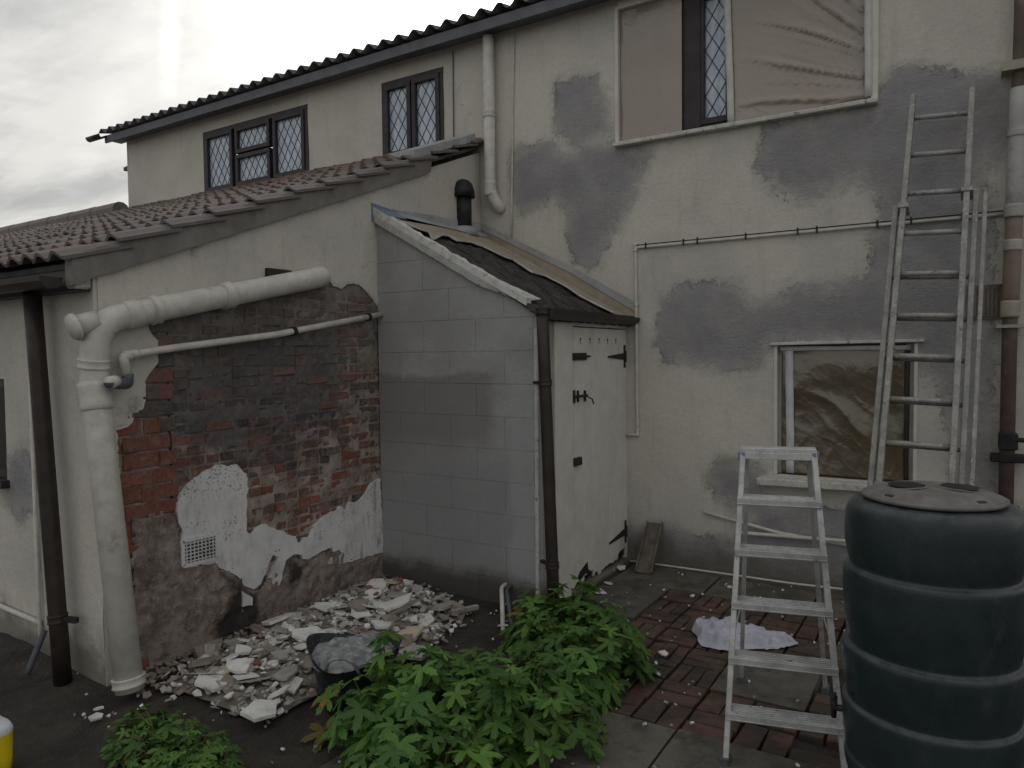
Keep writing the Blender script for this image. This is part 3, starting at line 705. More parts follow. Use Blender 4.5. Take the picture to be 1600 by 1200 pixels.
def strip(pts, w, mt, name, label, y=0.0, n=14, group='strips of masking tape'):
    bm = bmesh.new(); p0, p1 = Vector(pts[0]), Vector(pts[1]); d_ = (p1-p0); s = Vector((d_.z, 0, -d_.x)).normalized()
    L_, R_ = [], []
    for k in range(n+1):
        t = k/n; p = p0.lerp(p1, t); j = noise.noise(Vector((t*5, w*50, 3)))*.004; yo = y-.003-.004*abs(noise.noise(Vector((t*7, 2, w))))
        L_.append(bm.verts.new((p+s*(w/2+j))[:1]+(yo,)+(p+s*(w/2+j))[2:])); R_.append(bm.verts.new((p-s*(w/2-j))[:1]+(yo-.002,)+(p-s*(w/2-j))[2:]))
    for k in range(n): bm.faces.new((L_[k], L_[k+1], R_[k+1], R_[k]))
    o = obj(name, bm, mt, None, True); md = o.modifiers.new('t', 'SOLIDIFY'); md.thickness = .0012
    return tag(o, label, 'tape', group)
strip([(a+.99, 0, c+.01), (a+.955, 0, d)], .055, M['tape'], 'masking_tape', 'vertical white tape edging the polythene at the middle of the upstairs window', .012)
strip([(b_-.02, 0, c+.01), (b_-.03, 0, d)], .05, M['tape'], 'masking_tape', 'vertical white tape down the right edge of the upstairs window', -.024)
strip([(a2+.10, 0, c2+.01), (a2+.09, 0, d2-.01)], .06, M['tape'], 'masking_tape', 'vertical pale tape on the left of the brown polythene downstairs', .028)
strip([(a2+.02, 0, d2-.03), (b2-.03, 0, d2-.035)], .035, M['tape'], 'masking_tape', 'horizontal white tape along the top of the brown polythene downstairs', .026)
strip([(b2-.05, 0, c2+.01), (b2-.045, 0, d2-.04)], .03, M['frame_brown'], 'window_bead', 'dark vertical bead on the right of the brown polythene downstairs', .03, group=None)

# ---------------------------------------------------------------- lean-to extension
lean = empty('lean_to', (0, -L, 0), label='single-storey lean-to with pantile roof and stripped brick side wall', cat='lean-to building')
ZE, ZT = 2.36, 3.89                                    # side wall top at the eaves and at the house
slp = (ZT-ZE)/L
wall = obj('side_wall', (lambda bm: (sheet(bm, [(-L+.03, -.3), (-.02, -.3), (-.02, ZT-.03), (-L+.03, ZE-.03)], lambda u, v, w: (-.25+w, u, v), .222), bm)[1])(bmesh.new()), M['cement_dark'], lean)
def top_z(y): return ZE+(y+L)*slp
OPEN = pxS([(205, 1095), (197, 1000), (188, 760), (184, 690), (182, 672), (190, 670), (205, 661), (214, 647), (223, 637), (229, 616), (227, 595), (238, 577), (250, 562), (253, 556), (248, 532), (240, 526), (232, 512),
            (236, 482), (300, 462), (400, 440), (480, 426), (508, 430), (520, 446), (532, 449), (547, 443), (563, 446), (574, 457), (586, 473), (592, 484)])
# mortar bed of the bare brickwork
skin('mortar_bed', np.arange(-3.84, -1.50, .02), np.arange(-.05, 2.55, .02), fS(-.014), M['mortar'], wall, relief=.010, rs=7, amp2=.009)
# bricks one by one; the pier on the left is of larger red bricks
CO = .0695; openp = np.array(OPEN+[(-1.5, 2.25), (-1.5, -.05), (-3.8, -.05)])
shapes = []
def brick_mesh(w, h, k, mt):
    bm = bmesh.new(); rg2 = random.Random(k); box(bm, -.05, 0, -w/2, w/2, -h/2, h/2)
    bmesh.ops.bevel(bm, geom=[e for e in bm.edges if all(v.co.x > -.01 for v in e.verts)], offset=.006, segments=1, affect='EDGES')
    for v in bm.verts:
        if v.co.x > -.03: v.co += Vector((rg2.uniform(-.006, .003), rg2.uniform(-.006, .006), rg2.uniform(-.005, .005)))
    bmesh.ops.recalc_face_normals(bm, faces=bm.faces[:])
    me = bpy.data.meshes.new('brick'); bm.to_mesh(me); bm.free(); me.materials.append(mt); return me
BM_ = {}
for mt in ('brick_red', 'brick_mid', 'brick_old', 'brick_grey'):
    for (w, h) in ((.205, .058), (.098, .058), (.235, .088), (.112, .088)):
        BM_[(mt, w, h)] = [brick_mesh(w, h, k, M[mt]) for k in range(4)]
rg = random.Random(11); cand = []
zrow = 0; r_i = 0
while zrow < 2.5:
    off = (r_i % 2)*.125+rg.uniform(-.01, .01); y = -3.36+off-.25
    y = -3.385
    header = r_i % 2 == 1
    while y < -1.45:
        w = .098 if (header if rg.random() < .7 else not header) else .205
        if y == -3.385 and header: w = .098
        cand.append((y+w/2, zrow+CO/2, w, .058, 1)); y += w+.011
    zrow += CO; r_i += 1
zrow = 0; r_i = 0
while zrow < 2.5:
    y = -3.84 + (0 if r_i % 2 else -.12)
    while y < -3.43:
        w = .235 if rg.random() < .7 else .112
        if y+w > -3.40: w = max(.06, -3.405-y)
        ww = .235 if w > .16 else .112
        cand.append((y+w/2, zrow+.0505, ww, .088, 0)); y += w+.012
    zrow += .101; r_i += 1
pl_main = [(338, 727), (367, 727), (383, 741), (385, 763), (383, 774), (383, 829), (390, 835), (402, 824), (414, 818), (430, 828), (441, 829), (449, 837), (460, 837), (463, 850), (471, 848), (473, 839), (482, 840), (491, 821), (507, 806), (531, 792), (539, 798), (546, 782), (553, 787), (565, 778), (576, 759), (592, 746),
           (597, 862), (576, 868), (560, 873), (532, 881), (510, 880), (518, 862), (517, 854), (502, 860), (482, 872), (471, 873), (470, 865), (455, 866), (444, 876), (440, 890), (434, 914), (415, 920), (417, 905), (424, 893), (432, 872), (424, 866), (418, 878), (414, 892), (406, 912), (392, 921), (383, 917), (372, 903), (356, 893), (345, 888), (338, 884), (336, 880), (283, 888), (279, 860), (283, 832), (275, 810), (274, 788), (281, 771), (295, 755), (317, 738)]
PLM = pxS(pl_main)
SCR = pxS([(206, 812), (262, 800), (275, 815), (281, 850), (283, 888), (336, 880), (372, 903), (400, 925), (440, 880), (500, 862), (597, 858), (603, 905), (560, 915), (430, 985), (330, 1020), (225, 1100), (205, 1100)])
plm = np.array(PLM); scm = np.array(SCR)
cc = np.array([(c_[0], c_[1]) for c_ in cand]); inO = sdf(cc, openp); inP = sdf(cc, plm); inS = sdf(cc, scm)
nb = 0; rest = []
for k, (y, z, w, h, sec) in enumerate(cand):
    if inO[k] < -.10 or inP[k] > .09 or (inS[k] > .06): continue
    low = z < 1.25
    rr = rg.random()
    if sec == 0: mt = 'brick_red' if rr < (.72 if z < 1.5 else .2) else ('brick_mid' if rr < .85 and z < 1.5 else 'brick_grey')
    elif low: mt = 'brick_mid' if rr < .32 else ('brick_old' if rr < .75 else 'brick_grey')
    else: mt = 'brick_mid' if rr < (.22 if .9 < z < 1.9 else .04) else ('brick_old' if rr < .5 else 'brick_grey')
    me = rg.choice(BM_[(mt, w, h)])
    if sec == 0 and y-w/2 < -3.86: continue
    o = (me, (-.006+rg.uniform(-.009, .004)+(.012 if sec == 0 else 0), y+rg.uniform(-.003, .003), z+rg.uniform(-.003, .003)), rg.uniform(-.012, .012), rg.uniform(-.02, .02))
    rest.append(((inO[k] < 0)*10-h*w*50-(3 if sec == 0 else 0), o))
rest.sort(key=lambda t: t[0])
loose = bmesh.new()
for q, (_, (me, loc, rx, rz)) in enumerate(rest):
    if q < 300: place('brick', me, loc, rz, wall, rx=rx)
    else:
        t = bmesh.new(); t.from_mesh(me); t.transform(Matrix.LocRotScale(Vector(loc), Matrix.Rotation(rx, 3, 'X').to_euler(), (1, 1, 1))); tm = bpy.data.meshes.new('t'); t.to_mesh(tm); loose.from_mesh(tm); t.free(); bpy.data.meshes.remove(tm)
if len(loose.verts): tag(obj('far_bricks', loose, M['brick_old'], wall), kind='stuff')
else: loose.free()
# painted render still on the wall
edge = [(-L, -.05), (-L, ZE), (-.004, ZT), (-.004, 2.4), (-1.5, 2.4)]
RN = list(reversed(OPEN))          # from shed corner back to ground
poly = [(-L, -.05), (-L, ZE), (-.004, ZT), (-.004, 2.3), (-1.50, 2.27)] + RN[:]
def keepf(a_, b_): return abs(a_.x-b_.x) > 1.5 or abs(a_.y-b_.y) > .55 or a_.x > -1.5 and b_.x > -1.52 and a_.y > 2.2
rgd = ragged(poly, .022, .007, keepf, 5)
rp = np.array(rgd)
us = spans(-L, -.004, .022, []); vs_ = spans(-.05, 3.95, .022, [])
bm = bmesh.new(); sheet(bm, rgd, fS(-.021), .021+.004); tmp = bm
ro = obj('render_coat', bm, M['render_side'], lean)
me = ro.data
for k_ in ('patch', 'stain'):
    at_ = me.attributes.new(k_, 'FLOAT', 'POINT')
    P = np.array([(v.co.y, v.co.z) for v in me.vertices])
    at_.data.foreach_set('value', np.full(len(P), -1.0, np.float32))
# render surface with unevenness over the flat coat
GP = pxS([(440, 350), (470, 345), (490, 395), (500, 420), (445, 425)])
STS = [pxS([(180, 640), (215, 620), (226, 600), (222, 640), (205, 660), (182, 672)]), pxS([(290, 386), (302, 380), (312, 392), (298, 402)])]
pS = lambda P: sdf(P, rp)
U, V = np.meshgrid((us[:-1]+us[1:])/2, (vs_[:-1]+vs_[1:])/2, indexing='ij'); ins = (sdf(np.stack([U.ravel(), V.ravel()], 1), rp) > .018).reshape(U.shape)
ui = {round(float(v), 6): i for i, v in enumerate((us[:-1]+us[1:])/2)}; vi = {round(float(v), 6): i for i, v in enumerate((vs_[:-1]+vs_[1:])/2)}
skin('render_surface', us, vs_, fS(.0075), M['render_side'], ro, inside=lambda u, v: ins[ui[round(float(u), 6)], vi[round(float(v), 6)]], relief=.006, rs=1.7,
     attrs={'patch': lambda P: sdf(P, GP)-.6, 'stain': wall_attr(STS)}, amp2=.001)
# white plaster left on the lower brickwork
bm = bmesh.new(); sheet(bm, ragged(PLM, .02, .006, None, 2), fS(-.02), .038); obj('plaster_remnant', bm, M['plaster_wall'], lean, bevel=.002)
bm = bmesh.new(); sheet(bm, ragged(pxS([(377, 923), (393, 934), (393, 945), (378, 947)]), .02, .003, None, 3), fS(-.02), .034); obj('plaster_remnant', bm, M['plaster_wall'], lean)
# crumbling base coat near the ground
DK = [pxS([(330, 990), (352, 940), (372, 915), (400, 925), (412, 950), (400, 985), (345, 1010)]), pxS([(336, 888), (356, 897), (372, 907), (385, 925), (372, 930), (345, 905)]), pxS([(446, 880), (462, 872), (478, 880), (470, 905), (455, 920), (445, 915)])]
su = np.arange(-3.84, -1.50, .02); sv = np.arange(-.06, .95, .02); sp = np.array(ragged(SCR, .03, .012, None, 8))
U, V = np.meshgrid((su[:-1]+su[1:])/2, (sv[:-1]+sv[1:])/2, indexing='ij'); ins2 = (sdf(np.stack([U.ravel(), V.ravel()], 1), sp) > 0).reshape(U.shape)
ui2 = {round(float(v), 6): i for i, v in enumerate((su[:-1]+su[1:])/2)}; vi2 = {round(float(v), 6): i for i, v in enumerate((sv[:-1]+sv[1:])/2)}
def fSs(u, v, w):
    hol = float(max(0, sdf(np.array([(u, v)]), np.array(DK[0]))[0])); return (.004+w-min(.010, hol*.2), u, v)
bc = skin('base_coat', su, sv, fSs, M['scratch'], lean, inside=lambda u, v: ins2[ui2[round(float(u), 6)], vi2[round(float(v), 6)]], relief=.022, rs=6, attrs={'stain': wall_attr([np.array(q) for q in DK])}, amp2=.010)
md = bc.modifiers.new('t', 'SOLIDIFY'); md.thickness = .02; md.offset = 0
# vertical crack between pier and infill
bm = bmesh.new(); tube(bm, [(-.016+.004*math.sin(k), -3.412+.012*noise.noise(Vector((k*.7, 0, 0))), .95+k*.05) for k in range(24)], [.009+.004*noise.noise(Vector((k, 3, 0))) for k in range(24)], 6)
obj('crack', bm, M['black'], wall)
# air vent grille in the plaster
vent = empty('vent_grille', (0, -3.23, .66), label='square white mesh air vent set in the plaster of the brick wall', cat='vent')
vp = [at(x, y, 'x', .02) for x, y in ((285, 846), (338, 834), (339, 872), (286, 885))]
bm = bmesh.new(); va, vb, vc, vd = vp
def vlerp(s, t): return va.lerp(vb, s).lerp(vd.lerp(vc, s), t)
for s0, t0, s1, t1 in ((0, 0, 1, 0), (1, 0, 1, 1), (1, 1, 0, 1), (0, 1, 0, 0)): beam(bm, vlerp(s0, t0), vlerp(s1, t1), .022, .014, (1, 0, 0))
for k in range(1, 9): beam(bm, vlerp(k/9, 0), vlerp(k/9, 1), .008, .007, (1, 0, 0))
for k in range(1, 7): beam(bm, vlerp(0, k/7), vlerp(1, k/7), .008, .007, (1, 0, 0))
obj('grille', bm, M['plaster_wall'], vent)
bm = bmesh.new(); q = [bm.verts.new(v+Vector((.001, 0, 0))) for v in vp]; bm.faces.new(q)
o = obj('mesh_backing', bm, M['black'], vent)
# front wall
HL = (-1.75, -1.085, 1.10, 1.75)
P6 = [(lambda p: (p.x, p.z))(at(x, y, 'y', -L)) for x, y in ((10, 715), (40, 700), (58, 740), (55, 800), (30, 815), (8, 780))]
P7 = [(lambda p: (p.x, p.z))(at(x, y, 'y', -L)) for x, y in ((0, 990), (60, 985), (90, 1010), (120, 1070), (0, 1070))]
lf = skin('front_render', spans(-9, 0, .05, HL[:2]), spans(-.1, 2.32, .05, HL[2:]), fW(-L), M['render'], lean, holes=[HL], relief=.01, rs=1.5, attrs={'patch': wall_attr([P6]), 'stain': wall_attr([P7, pxW([(0, 0), (1, 0), (0, 1)])])})
bm = bmesh.new()
for (a_, b_, c_, d_) in ((-9, HL[0], -.3, 2.3), (HL[1], -.03, -.3, 2.3), (HL[0], HL[1], -.3, HL[2]), (HL[0], HL[1], HL[3], 2.3)): box(bm, a_, b_, -L+.02, -L+.22, c_, d_)
box(bm, -9, -8.8, -L+.2, 0, -.3, 3.0)
obj('front_wall', bm, M['cement_dark'], lean)
f = bmesh.new(); rect_frame(f, HL[0], HL[1], HL[2], HL[3], .05, -L+.03, -L+.09); fr = obj('window', f, M['frame_brown'], lean)
g = bmesh.new(); box(g, HL[0]+.05, HL[1]-.05, -L+.06, -L+.066, HL[2]+.05, HL[3]-.05); obj('pane', g, M['dark_glass'], fr)
f = bmesh.new(); box(f, HL[0]-.03, HL[1]+.03, -L-.05, -L+.03, HL[2]-.05, HL[2]); obj('window_sill', f, M['frame_brown'], lean)
# roof: deck, pantiles, verge
roofn = Vector((0, -slp, 1)).normalized(); sdir = Vector((0, 1, slp)).normalized()
EY = -L-.16
def rp_(x, s, n=0): return Vector((x, EY, ZE+.10-.16*slp))+sdir*s+roofn*n      # s up the slope from the eaves
bm = bmesh.new(); 
for s0, s1 in ((.05, 4.25),):
    vs2 = [bm.verts.new(rp_(x, s, n)) for n in (-.05, -.02) for x, s in ((-10.5, s0), (0.0, s0), (0.0, s1), (-10.5, s1))]
    bm.faces.new(vs2[:4]); bm.faces.new(vs2[4:])
    for k in range(4): bm.faces.new((vs2[k], vs2[(k+1) % 4], vs2[4+(k+1) % 4], vs2[4+k]))
rf = obj('roof', bm, M['asbestos'], lean)
TW, TL = .30, .345
def tile_mesh(seed):
    rg2 = random.Random(seed); bm = bmesh.new(); n = 20; rows = []
    for (s, n0) in ((0, .050), (TL+.06, .008)):
        for lay in (0, -.020):
            rr = []
            for k in range(n+1):
                u = k/n; hgt = .019*math.sin(4*math.pi*u-math.pi/2)
                rr.append(bm.verts.new((u*(TW+.02), s, n0+hgt+lay)))
            rows.append(rr)
    for a_, b_ in ((0, 2), (1, 3), (0, 1), (2, 3)):
        for k in range(n): bm.faces.new((rows[a_][k], rows[a_][k+1], rows[b_][k+1], rows[b_][k]))
    for k in (0, -1): bm.faces.new((rows[0][k], rows[2][k], rows[3][k], rows[1][k]))
    bmesh.ops.recalc_face_normals(bm, faces=bm.faces[:]); me = bpy.data.meshes.new('tile'); bm.to_mesh(me); bm.free()
    me.materials.append(M['tile']); me.polygons.foreach_set('use_smooth', [False]*len(me.polygons)); return me
tms = [tile_mesh(k) for k in range(2)]
tang = math.atan(slp); rg = random.Random(21); tl = []
for i in range(0, 34):
    for j in range(0, 13):
        x = .055-(i+1)*TW; s = j*TL-.03
        p = rp_(x, s, 0); v_ = p-Vector((CX, CY, CH))
        if v_.dot(fw) < .5: continue
        px = 800+FOC*v_.dot(rt)/v_.dot(fw)
        vis = px > -140
        tl.append((0 if vis else 1, v_.length, x, s))
tl.sort(); jb = bmesh.new()
for q, (vz, _, x, s) in enumerate(tl):
    n_ = rg.uniform(0, .012); me = rg.choice(tms); ex = tang+rg.uniform(-.015, .015); ry = rg.uniform(-.02, .02); dx = rg.uniform(-.006, .006); ds = rg.uniform(-.012, .012)
    if q < 300: place('tile', me, rp_(x+dx, s+ds, n_), rg.uniform(-.012, .012), rf, rx=ex, ry=ry)
    else:
        t = bmesh.new(); t.from_mesh(me); t.transform(Matrix.LocRotScale(rp_(x+dx, s+ds, n_), Matrix.Rotation(ex, 3, 'X').to_euler(), (1, 1, 1))); tm = bpy.data.meshes.new('t'); t.to_mesh(tm); jb.from_mesh(tm); t.free(); bpy.data.meshes.remove(tm)
if len(jb.verts): tag(obj('far_tiles', jb, M['tile'], rf), kind='stuff')
# ridge / top abutment beyond the house corner
bm = bmesh.new()
for k in range(7):
    x1_ = -6.2-k*.62; 
    tube(bm, [rp_(x1_, 4.22, -.0-.0*k)+Vector((0, 0, .05)), rp_(x1_-.64, 4.22, 0)+Vector((0, 0, .05))], [.13, .125], 12)
obj('ridge_tile_row', bm, M['tile'], rf)
# verge: mortar-faced undercloak under the tile edge
bm = bmesh.new(); n = 90; ring = []
for k in range(n+1):
    s = .03+(3.38)*k/n; p = rp_(0, s, 0); j = .006*noise.noise(Vector((k*.5, 1, 1))); jj = .008*noise.noise(Vector((k*.33, 4, 1)))
    ring.append([bm.verts.new((x_, p.y, p.z+dz)) for x_, dz in ((-.02, .035), (.050+j, .030), (.054+j, -.02), (.044-j, -.135+jj), (-.02, -.135+jj))])
for a_, b_ in zip(ring, ring[1:]):
    for k in range(5): bm.faces.new((a_[k], a_[(k+1) % 5], b_[(k+1) % 5], b_[k]))
bm.faces.new(ring[0]); bm.faces.new(ring[-1])
obj('verge', bm, M['verge'], lean)
bm = bmesh.new(); n = 16; ring = []
for k in range(n+1):
    s = 3.15+(1.02)*k/n; p = rp_(0, s, 0); j = .008*noise.noise(Vector((k*.7, 1, 6)))
    ring.append([bm.verts.new((x_, p.y, p.z+dz)) for x_, dz in ((-.25, .11), (.03+j, .11), (.045+j, .10), (.048, .03), (-.02, .02))])
for a_, b_ in zip(ring, ring[1:]):
    for k in range(5): bm.faces.new((a_[k], a_[(k+1) % 5], b_[(k+1) % 5], b_[k]))
bm.faces.new(ring[0]); bm.faces.new(ring[-1])
obj('verge_flashing', bm, M['lead'], lean)
# gutter on the lean-to eaves
bm = bmesh.new(); gy = EY-.045; gzv = ZE-.045; prs = []
for x in (-9, -.02):
    prs.append([bm.verts.new((x, gy-.062*math.cos(math.pi*k/8), gzv-.062*math.sin(math.pi*k/8))) for k in range(9)])
for k in range(8): bm.faces.new((prs[0][k], prs[0][k+1], prs[1][k+1], prs[1][k]))
bm.faces.new(prs[1])
g_ = obj('gutter', bm, M['pipe_brown'], lean); md = g_.modifiers.new('t', 'SOLIDIFY'); md.thickness = .004
bm = bmesh.new(); box(bm, -9, -.025, -L-.085, -L+.0, ZE-.11, ZE+.035); obj('eaves_board', bm, M['frame_brown'], lean)
bm = bmesh.new(); box(bm, -.085, .004, -L-.10, -L-.005, ZE-.10, ZE-.01); obj('eaves_mortar', bm, M['white_flake'], lean, bevel=.01)
# slate packer behind the big pipe
bm = bmesh.new(); p = at(435, 427, 'x', .03); box(bm, 0.005, .05, p.y-.10, p.y+.10, p.z-.03, p.z+.028); obj('slate_packer', bm, M['pipe_brown'], lean)

# ---------------------------------------------------------------- outhouse (shed) in the corner
shed = empty('outhouse', (WD/2, -D/2, 0), label='small grey-painted blockwork outhouse with sloping roof in the corner of the yard', cat='outhouse')
def rz_(x): return 3.0-.532*x                         # top of the front wall below the verge board
bm = bmesh.new()
sheet(bm, [(.01, -.2), (WD-.015, -.2), (WD-.015, rz_(WD)-.02), (.01, rz_(0)-.02)], fW(-D+.10), .096)
box(bm, WD-.09, WD-.015, -D+.1, -1.37, -.2, 2.15); box(bm, WD-.09, WD-.015, -1.37, -.004, 2.08, 2.17)
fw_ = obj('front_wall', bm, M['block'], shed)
rg = random.Random(5); CH_ = .245
def clip_poly(poly, f):
    out = []
    for i in range(len(poly)):
        a_, b_ = poly[i], poly[(i+1) % len(poly)]; fa, fb = f(a_), f(b_)
        if fa >= 0: out.append(a_)
        if fa*fb < 0: t = fa/(fa-fb); out.append((a_[0]+(b_[0]-a_[0])*t, a_[1]+(b_[1]-a_[1])*t))
    return out
z = .18-CH_; r_i = 0
while z < 3.1:
    x = -.25*(r_i % 2)-.02
    while x < WD:
        w = .505; x0, x1_ = max(x, .004), min(x+w, WD)
        pol = clip_poly([(x0, z), (x1_, z), (x1_, z+CH_), (x0, z+CH_)], lambda p: rz_(p[0])-p[1])
        if len(pol) >= 3 and x1_-x0 > .03:
            g = .0004; cxm = sum(p[0] for p in pol)/len(pol); czm = sum(p[1] for p in pol)/len(pol)
            pol = [(p[0]+(g if p[0] < cxm else -g) if WD-.001 > p[0] > .01 else p[0], p[1]+(g if p[1] < czm else -g)) for p in pol]
            bm = bmesh.new(); dd = rg.uniform(0, .0010)
            plate(bm, pol, fW(-D+.022), .022+dd)
            bmesh.ops.bevel(bm, geom=[e for e in bm.edges if all(v.co.y < -D+.01 for v in e.verts)], offset=.0022, segments=2, affect='EDGES')
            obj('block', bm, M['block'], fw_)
        x += w
    z += CH_; r_i += 1
# side: corner strip, door post, lintel
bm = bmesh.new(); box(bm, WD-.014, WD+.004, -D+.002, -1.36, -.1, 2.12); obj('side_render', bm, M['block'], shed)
bm = bmesh.new(); box(bm, WD-.02, WD+.018, -1.355, -1.065, -.02, 2.11); obj('door_post', bm, M['wood_white'], shed, bevel=.003)
bm = bmesh.new(); box(bm, WD-.03, WD+.010, -.045, -.004, -.02, 2.11); obj('door_post', bm, M['wood_white'], shed)
bm = bmesh.new(); box(bm, WD-.03, WD+.012, -1.06, -.05, 2.085, 2.16); obj('lintel', bm, M['wood_white'], shed)
bm = bmesh.new(); box(bm, WD-.05, WD+.06, -1.12, -.004, -.05, .025); obj('threshold', bm, M['cement_dark'], shed, bevel=.008)
bm = bmesh.new()
pc = at(838, 620, 'y', -D)
beam(bm, (WD-.035, -D-.012, .10), (WD-.028, -D-.012, 2.05), .03, .022, (0, 1, 0)); obj('corner_bead', bm, M['white_flake'], shed, bevel=.004)
door = obj('door', (lambda bm: (box(bm, WD-.018, WD-.004, -1.055, -.052, .05, 2.075), bm)[1])(bmesh.new()), M['black'], shed)
ny = 6; yw = (1.055-.052)/ny
bots = [.045, .09, .035, .05, .06, .10]
for k in range(ny):
    y0 = -1.055+k*yw; bm = bmesh.new(); rgk = random.Random(k)
    pol = [(y0+.0015, 2.075), (y0+.0015, bots[k])]
    for t in (.2, .4, .6, .8): pol.append((y0+yw*t, bots[k]+rgk.uniform(-.015, .03)))
    pol += [(y0+yw-.0015, bots[k]+rgk.uniform(0, .02)), (y0+yw-.0015, 2.075)]
    sheet(bm, pol, fS(WD-.004), .020+rgk.uniform(-.001, .001)); obj('plank', bm, M['wood_white'], door, bevel=.0025)
XD = WD+.0175
for k in range(5):
    bm = bmesh.new(); yy = -.93+k*.17; tube(bm, [(XD-.004, yy, 1.985), (XD+.0015, yy, 1.985)], .010, 10); beam(bm, (XD, yy, 1.99), (XD, yy, 1.945), .006, .002, (1, 0, 0)); obj('vent_hole', bm, M['black'], door)
def t_hinge(zc, tilt=0):
    bm = bmesh.new(); box(bm, XD, XD+.006, -.085, -.05, zc-.10, zc+.10)
    pts = [(-.085, zc-.03), (-.085, zc+.03), (-.42, zc+.006+tilt), (-.42, zc-.008+tilt)]
    vf = [bm.verts.new((XD+.007, y, z)) for y, z in pts]; vb_ = [bm.verts.new((XD+.001, y, z)) for y, z in pts]
    bm.faces.new(vf); bm.faces.new(vb_[::-1])
    for k in range(4): bm.faces.new((vf[k], vf[(k+1) % 4], vb_[(k+1) % 4], vb_[k]))
    tube(bm, [(XD+.01, -.06, zc-.05), (XD+.01, -.06, zc+.05)], .008, 8)
    obj('strap_hinge', bm, M['iron'], door)
t_hinge(1.84); t_hinge(.27, -.03)
bm = bmesh.new(); p = at(905, 557, 'x', XD); box(bm, XD, XD+.012, p.y-.12, p.y+.11, p.z-.028, p.z+.028); tube(bm, [(XD+.016, p.y-.10, p.z), (XD+.016, p.y+.16, p.z)], .009, 8); obj('bolt', bm, M['iron'], door)
bm = bmesh.new(); p = at(903, 619, 'x', XD)
box(bm, XD, XD+.01, p.y-.09, p.y-.06, p.z-.05, p.z+.05); box(bm, XD, XD+.012, p.y-.02, p.y+.0, p.z-.045, p.z+.045); box(bm, XD, XD+.012, p.y+.10, p.y+.125, p.z-.045, p.z+.04)
tube(bm, [(XD+.016, p.y-.09, p.z), (XD+.016, p.y+.13, p.z)], .010, 8); tube(bm, [(XD+.016, p.y+.1, p.z), (XD+.05, p.y+.15, p.z-.03), (XD+.05, p.y+.18, p.z-.07)], .006, 6)
obj('bolt', bm, M['iron'], door)
bm = bmesh.new(); p = at(900, 721, 'x', XD); box(bm, XD-.002, XD+.028, p.y-.05, p.y+.06, p.z-.032, p.z+.032); obj('latch', bm, M['iron'], door, bevel=.006)
bm = bmesh.new(); p = at(911, 893, 'x', XD)
pol = [(p.y-.10, p.z-.03), (p.y-.06, p.z+.01), (p.y+.08, p.z+.06), (p.y+.10, p.z-.03), (p.y+.02, p.z-.03), (p.y-.05, p.z-.06)]
sheet(bm, pol, fS(XD-.001), .003); obj('rot_hole', bm, M['black'], door)
# shed roof: old covering, white verge, beige flashing, lead, gutter
def sr(x, y, n=0): return Vector((x+n*.48, y, 3.06-.56*x+n*.88))
bm = bmesh.new(); nx, ny_ = 70, 50; X = np.linspace(-.0, 1.63, nx); Y = np.linspace(-D-.035, -.01, ny_)
def rough_h(x, y): return .012*abs(math.sin((y+1.5)*math.pi/.16))+.010*noise.noise(Vector((x*14, y*14, 1)))+.008*noise.noise(Vector((x*40, y*40, 1)))-.02*((x % .42)/.42)+.0
co = [tuple(sr(x, y, rough_h(x, y))) for x in X for y in Y]
fc = [(i*ny_+j, (i+1)*ny_+j, (i+1)*ny_+j+1, i*ny_+j+1) for i in range(nx-1) for j in range(ny_-1)]
me = bpy.data.meshes.new('roof'); me.from_pydata(co, [], fc); srf = link_mesh('roof', me, M['roof_old'], shed); srf.matrix_parent_inverse = world_of(shed).inverted()
md = srf.modifiers.new('t', 'SOLIDIFY'); md.thickness = .035; md.offset = -1
def srf_poly(px, off=.028):
    out = []
    for x, y in px:
        d_ = fw*FOC+rt*(x-800)-up*(y-600); n_ = Vector((.56, 0, 1)); t = (3.06+off*1.14-CH-.56*CX)/d_.dot(n_)
        p = Vector((CX, CY, CH))+d_*t; out.append((p.x, p.y))
    return out
bg_ = srf_poly([(612, 340), (640, 352), (668, 362), (674, 374), (690, 366), (700, 368), (712, 375), (735, 378), (752, 384), (790, 402), (800, 405), (830, 425), (850, 430), (880, 445), (905, 462), (930, 475), (955, 487)])
bgp = [(max(0.01, x), max(-1.5, min(y, -.02))) for x, y in bg_]
pol = [p for p in bgp if p[0] < 1.6]+[(1.61, -.2), (1.61, -.03), (.015, -.03)]
bm = bmesh.new(); sheet(bm, ragged(pol, .035, .006, lambda a_, b_: a_.y > -.06 or b_.y > -.06, 4), lambda u, v, w: sr(u, v, .020+w), .006)
sheet(bm, [(.0, 3.06), (1.63, 2.15), (1.665, 2.24), (1.0, 2.635), (0, 3.135)], fW(-.004), .008)
fl = obj('beige_flashing', bm, M['felt_beige'], shed)
tp_ = [sr(x, y+.004*noise.noise(Vector((x*30, 0, 0))), .030) for x, y in bgp if x < 1.6]
bm = bmesh.new(); tube(bm, tp_, [.006+.006*abs(noise.noise(Vector((k*1.7, 0, 4)))) for k in range(len(tp_))], 6); obj('torn_edge', bm, M['white_flake'], shed)
bm = bmesh.new()                                       # lead upstands on both abutting walls
pol = [(.0, 3.13), (1.0, 2.63), (1.66, 2.235), (1.69, 2.30), (1.0, 2.69), (.4, 2.99), (0, 3.19)]
sheet(bm, pol, fW(-.014), .006)
sheet(bm, ragged([(-1.35, 3.02), (-.02, 3.02), (-.02, 3.19), (-.6, 3.15), (-1.35, 3.11)], .1, .006, None, 1), fS(.012), .006)
sheet(bm, [(.008, -1.35), (.10, -1.33), (.11, -.6), (.12, -.02), (.008, -.02)], lambda u, v, w: sr(u, v, .032+w), .004)
obj('lead_flashing', bm, M['lead'], shed)
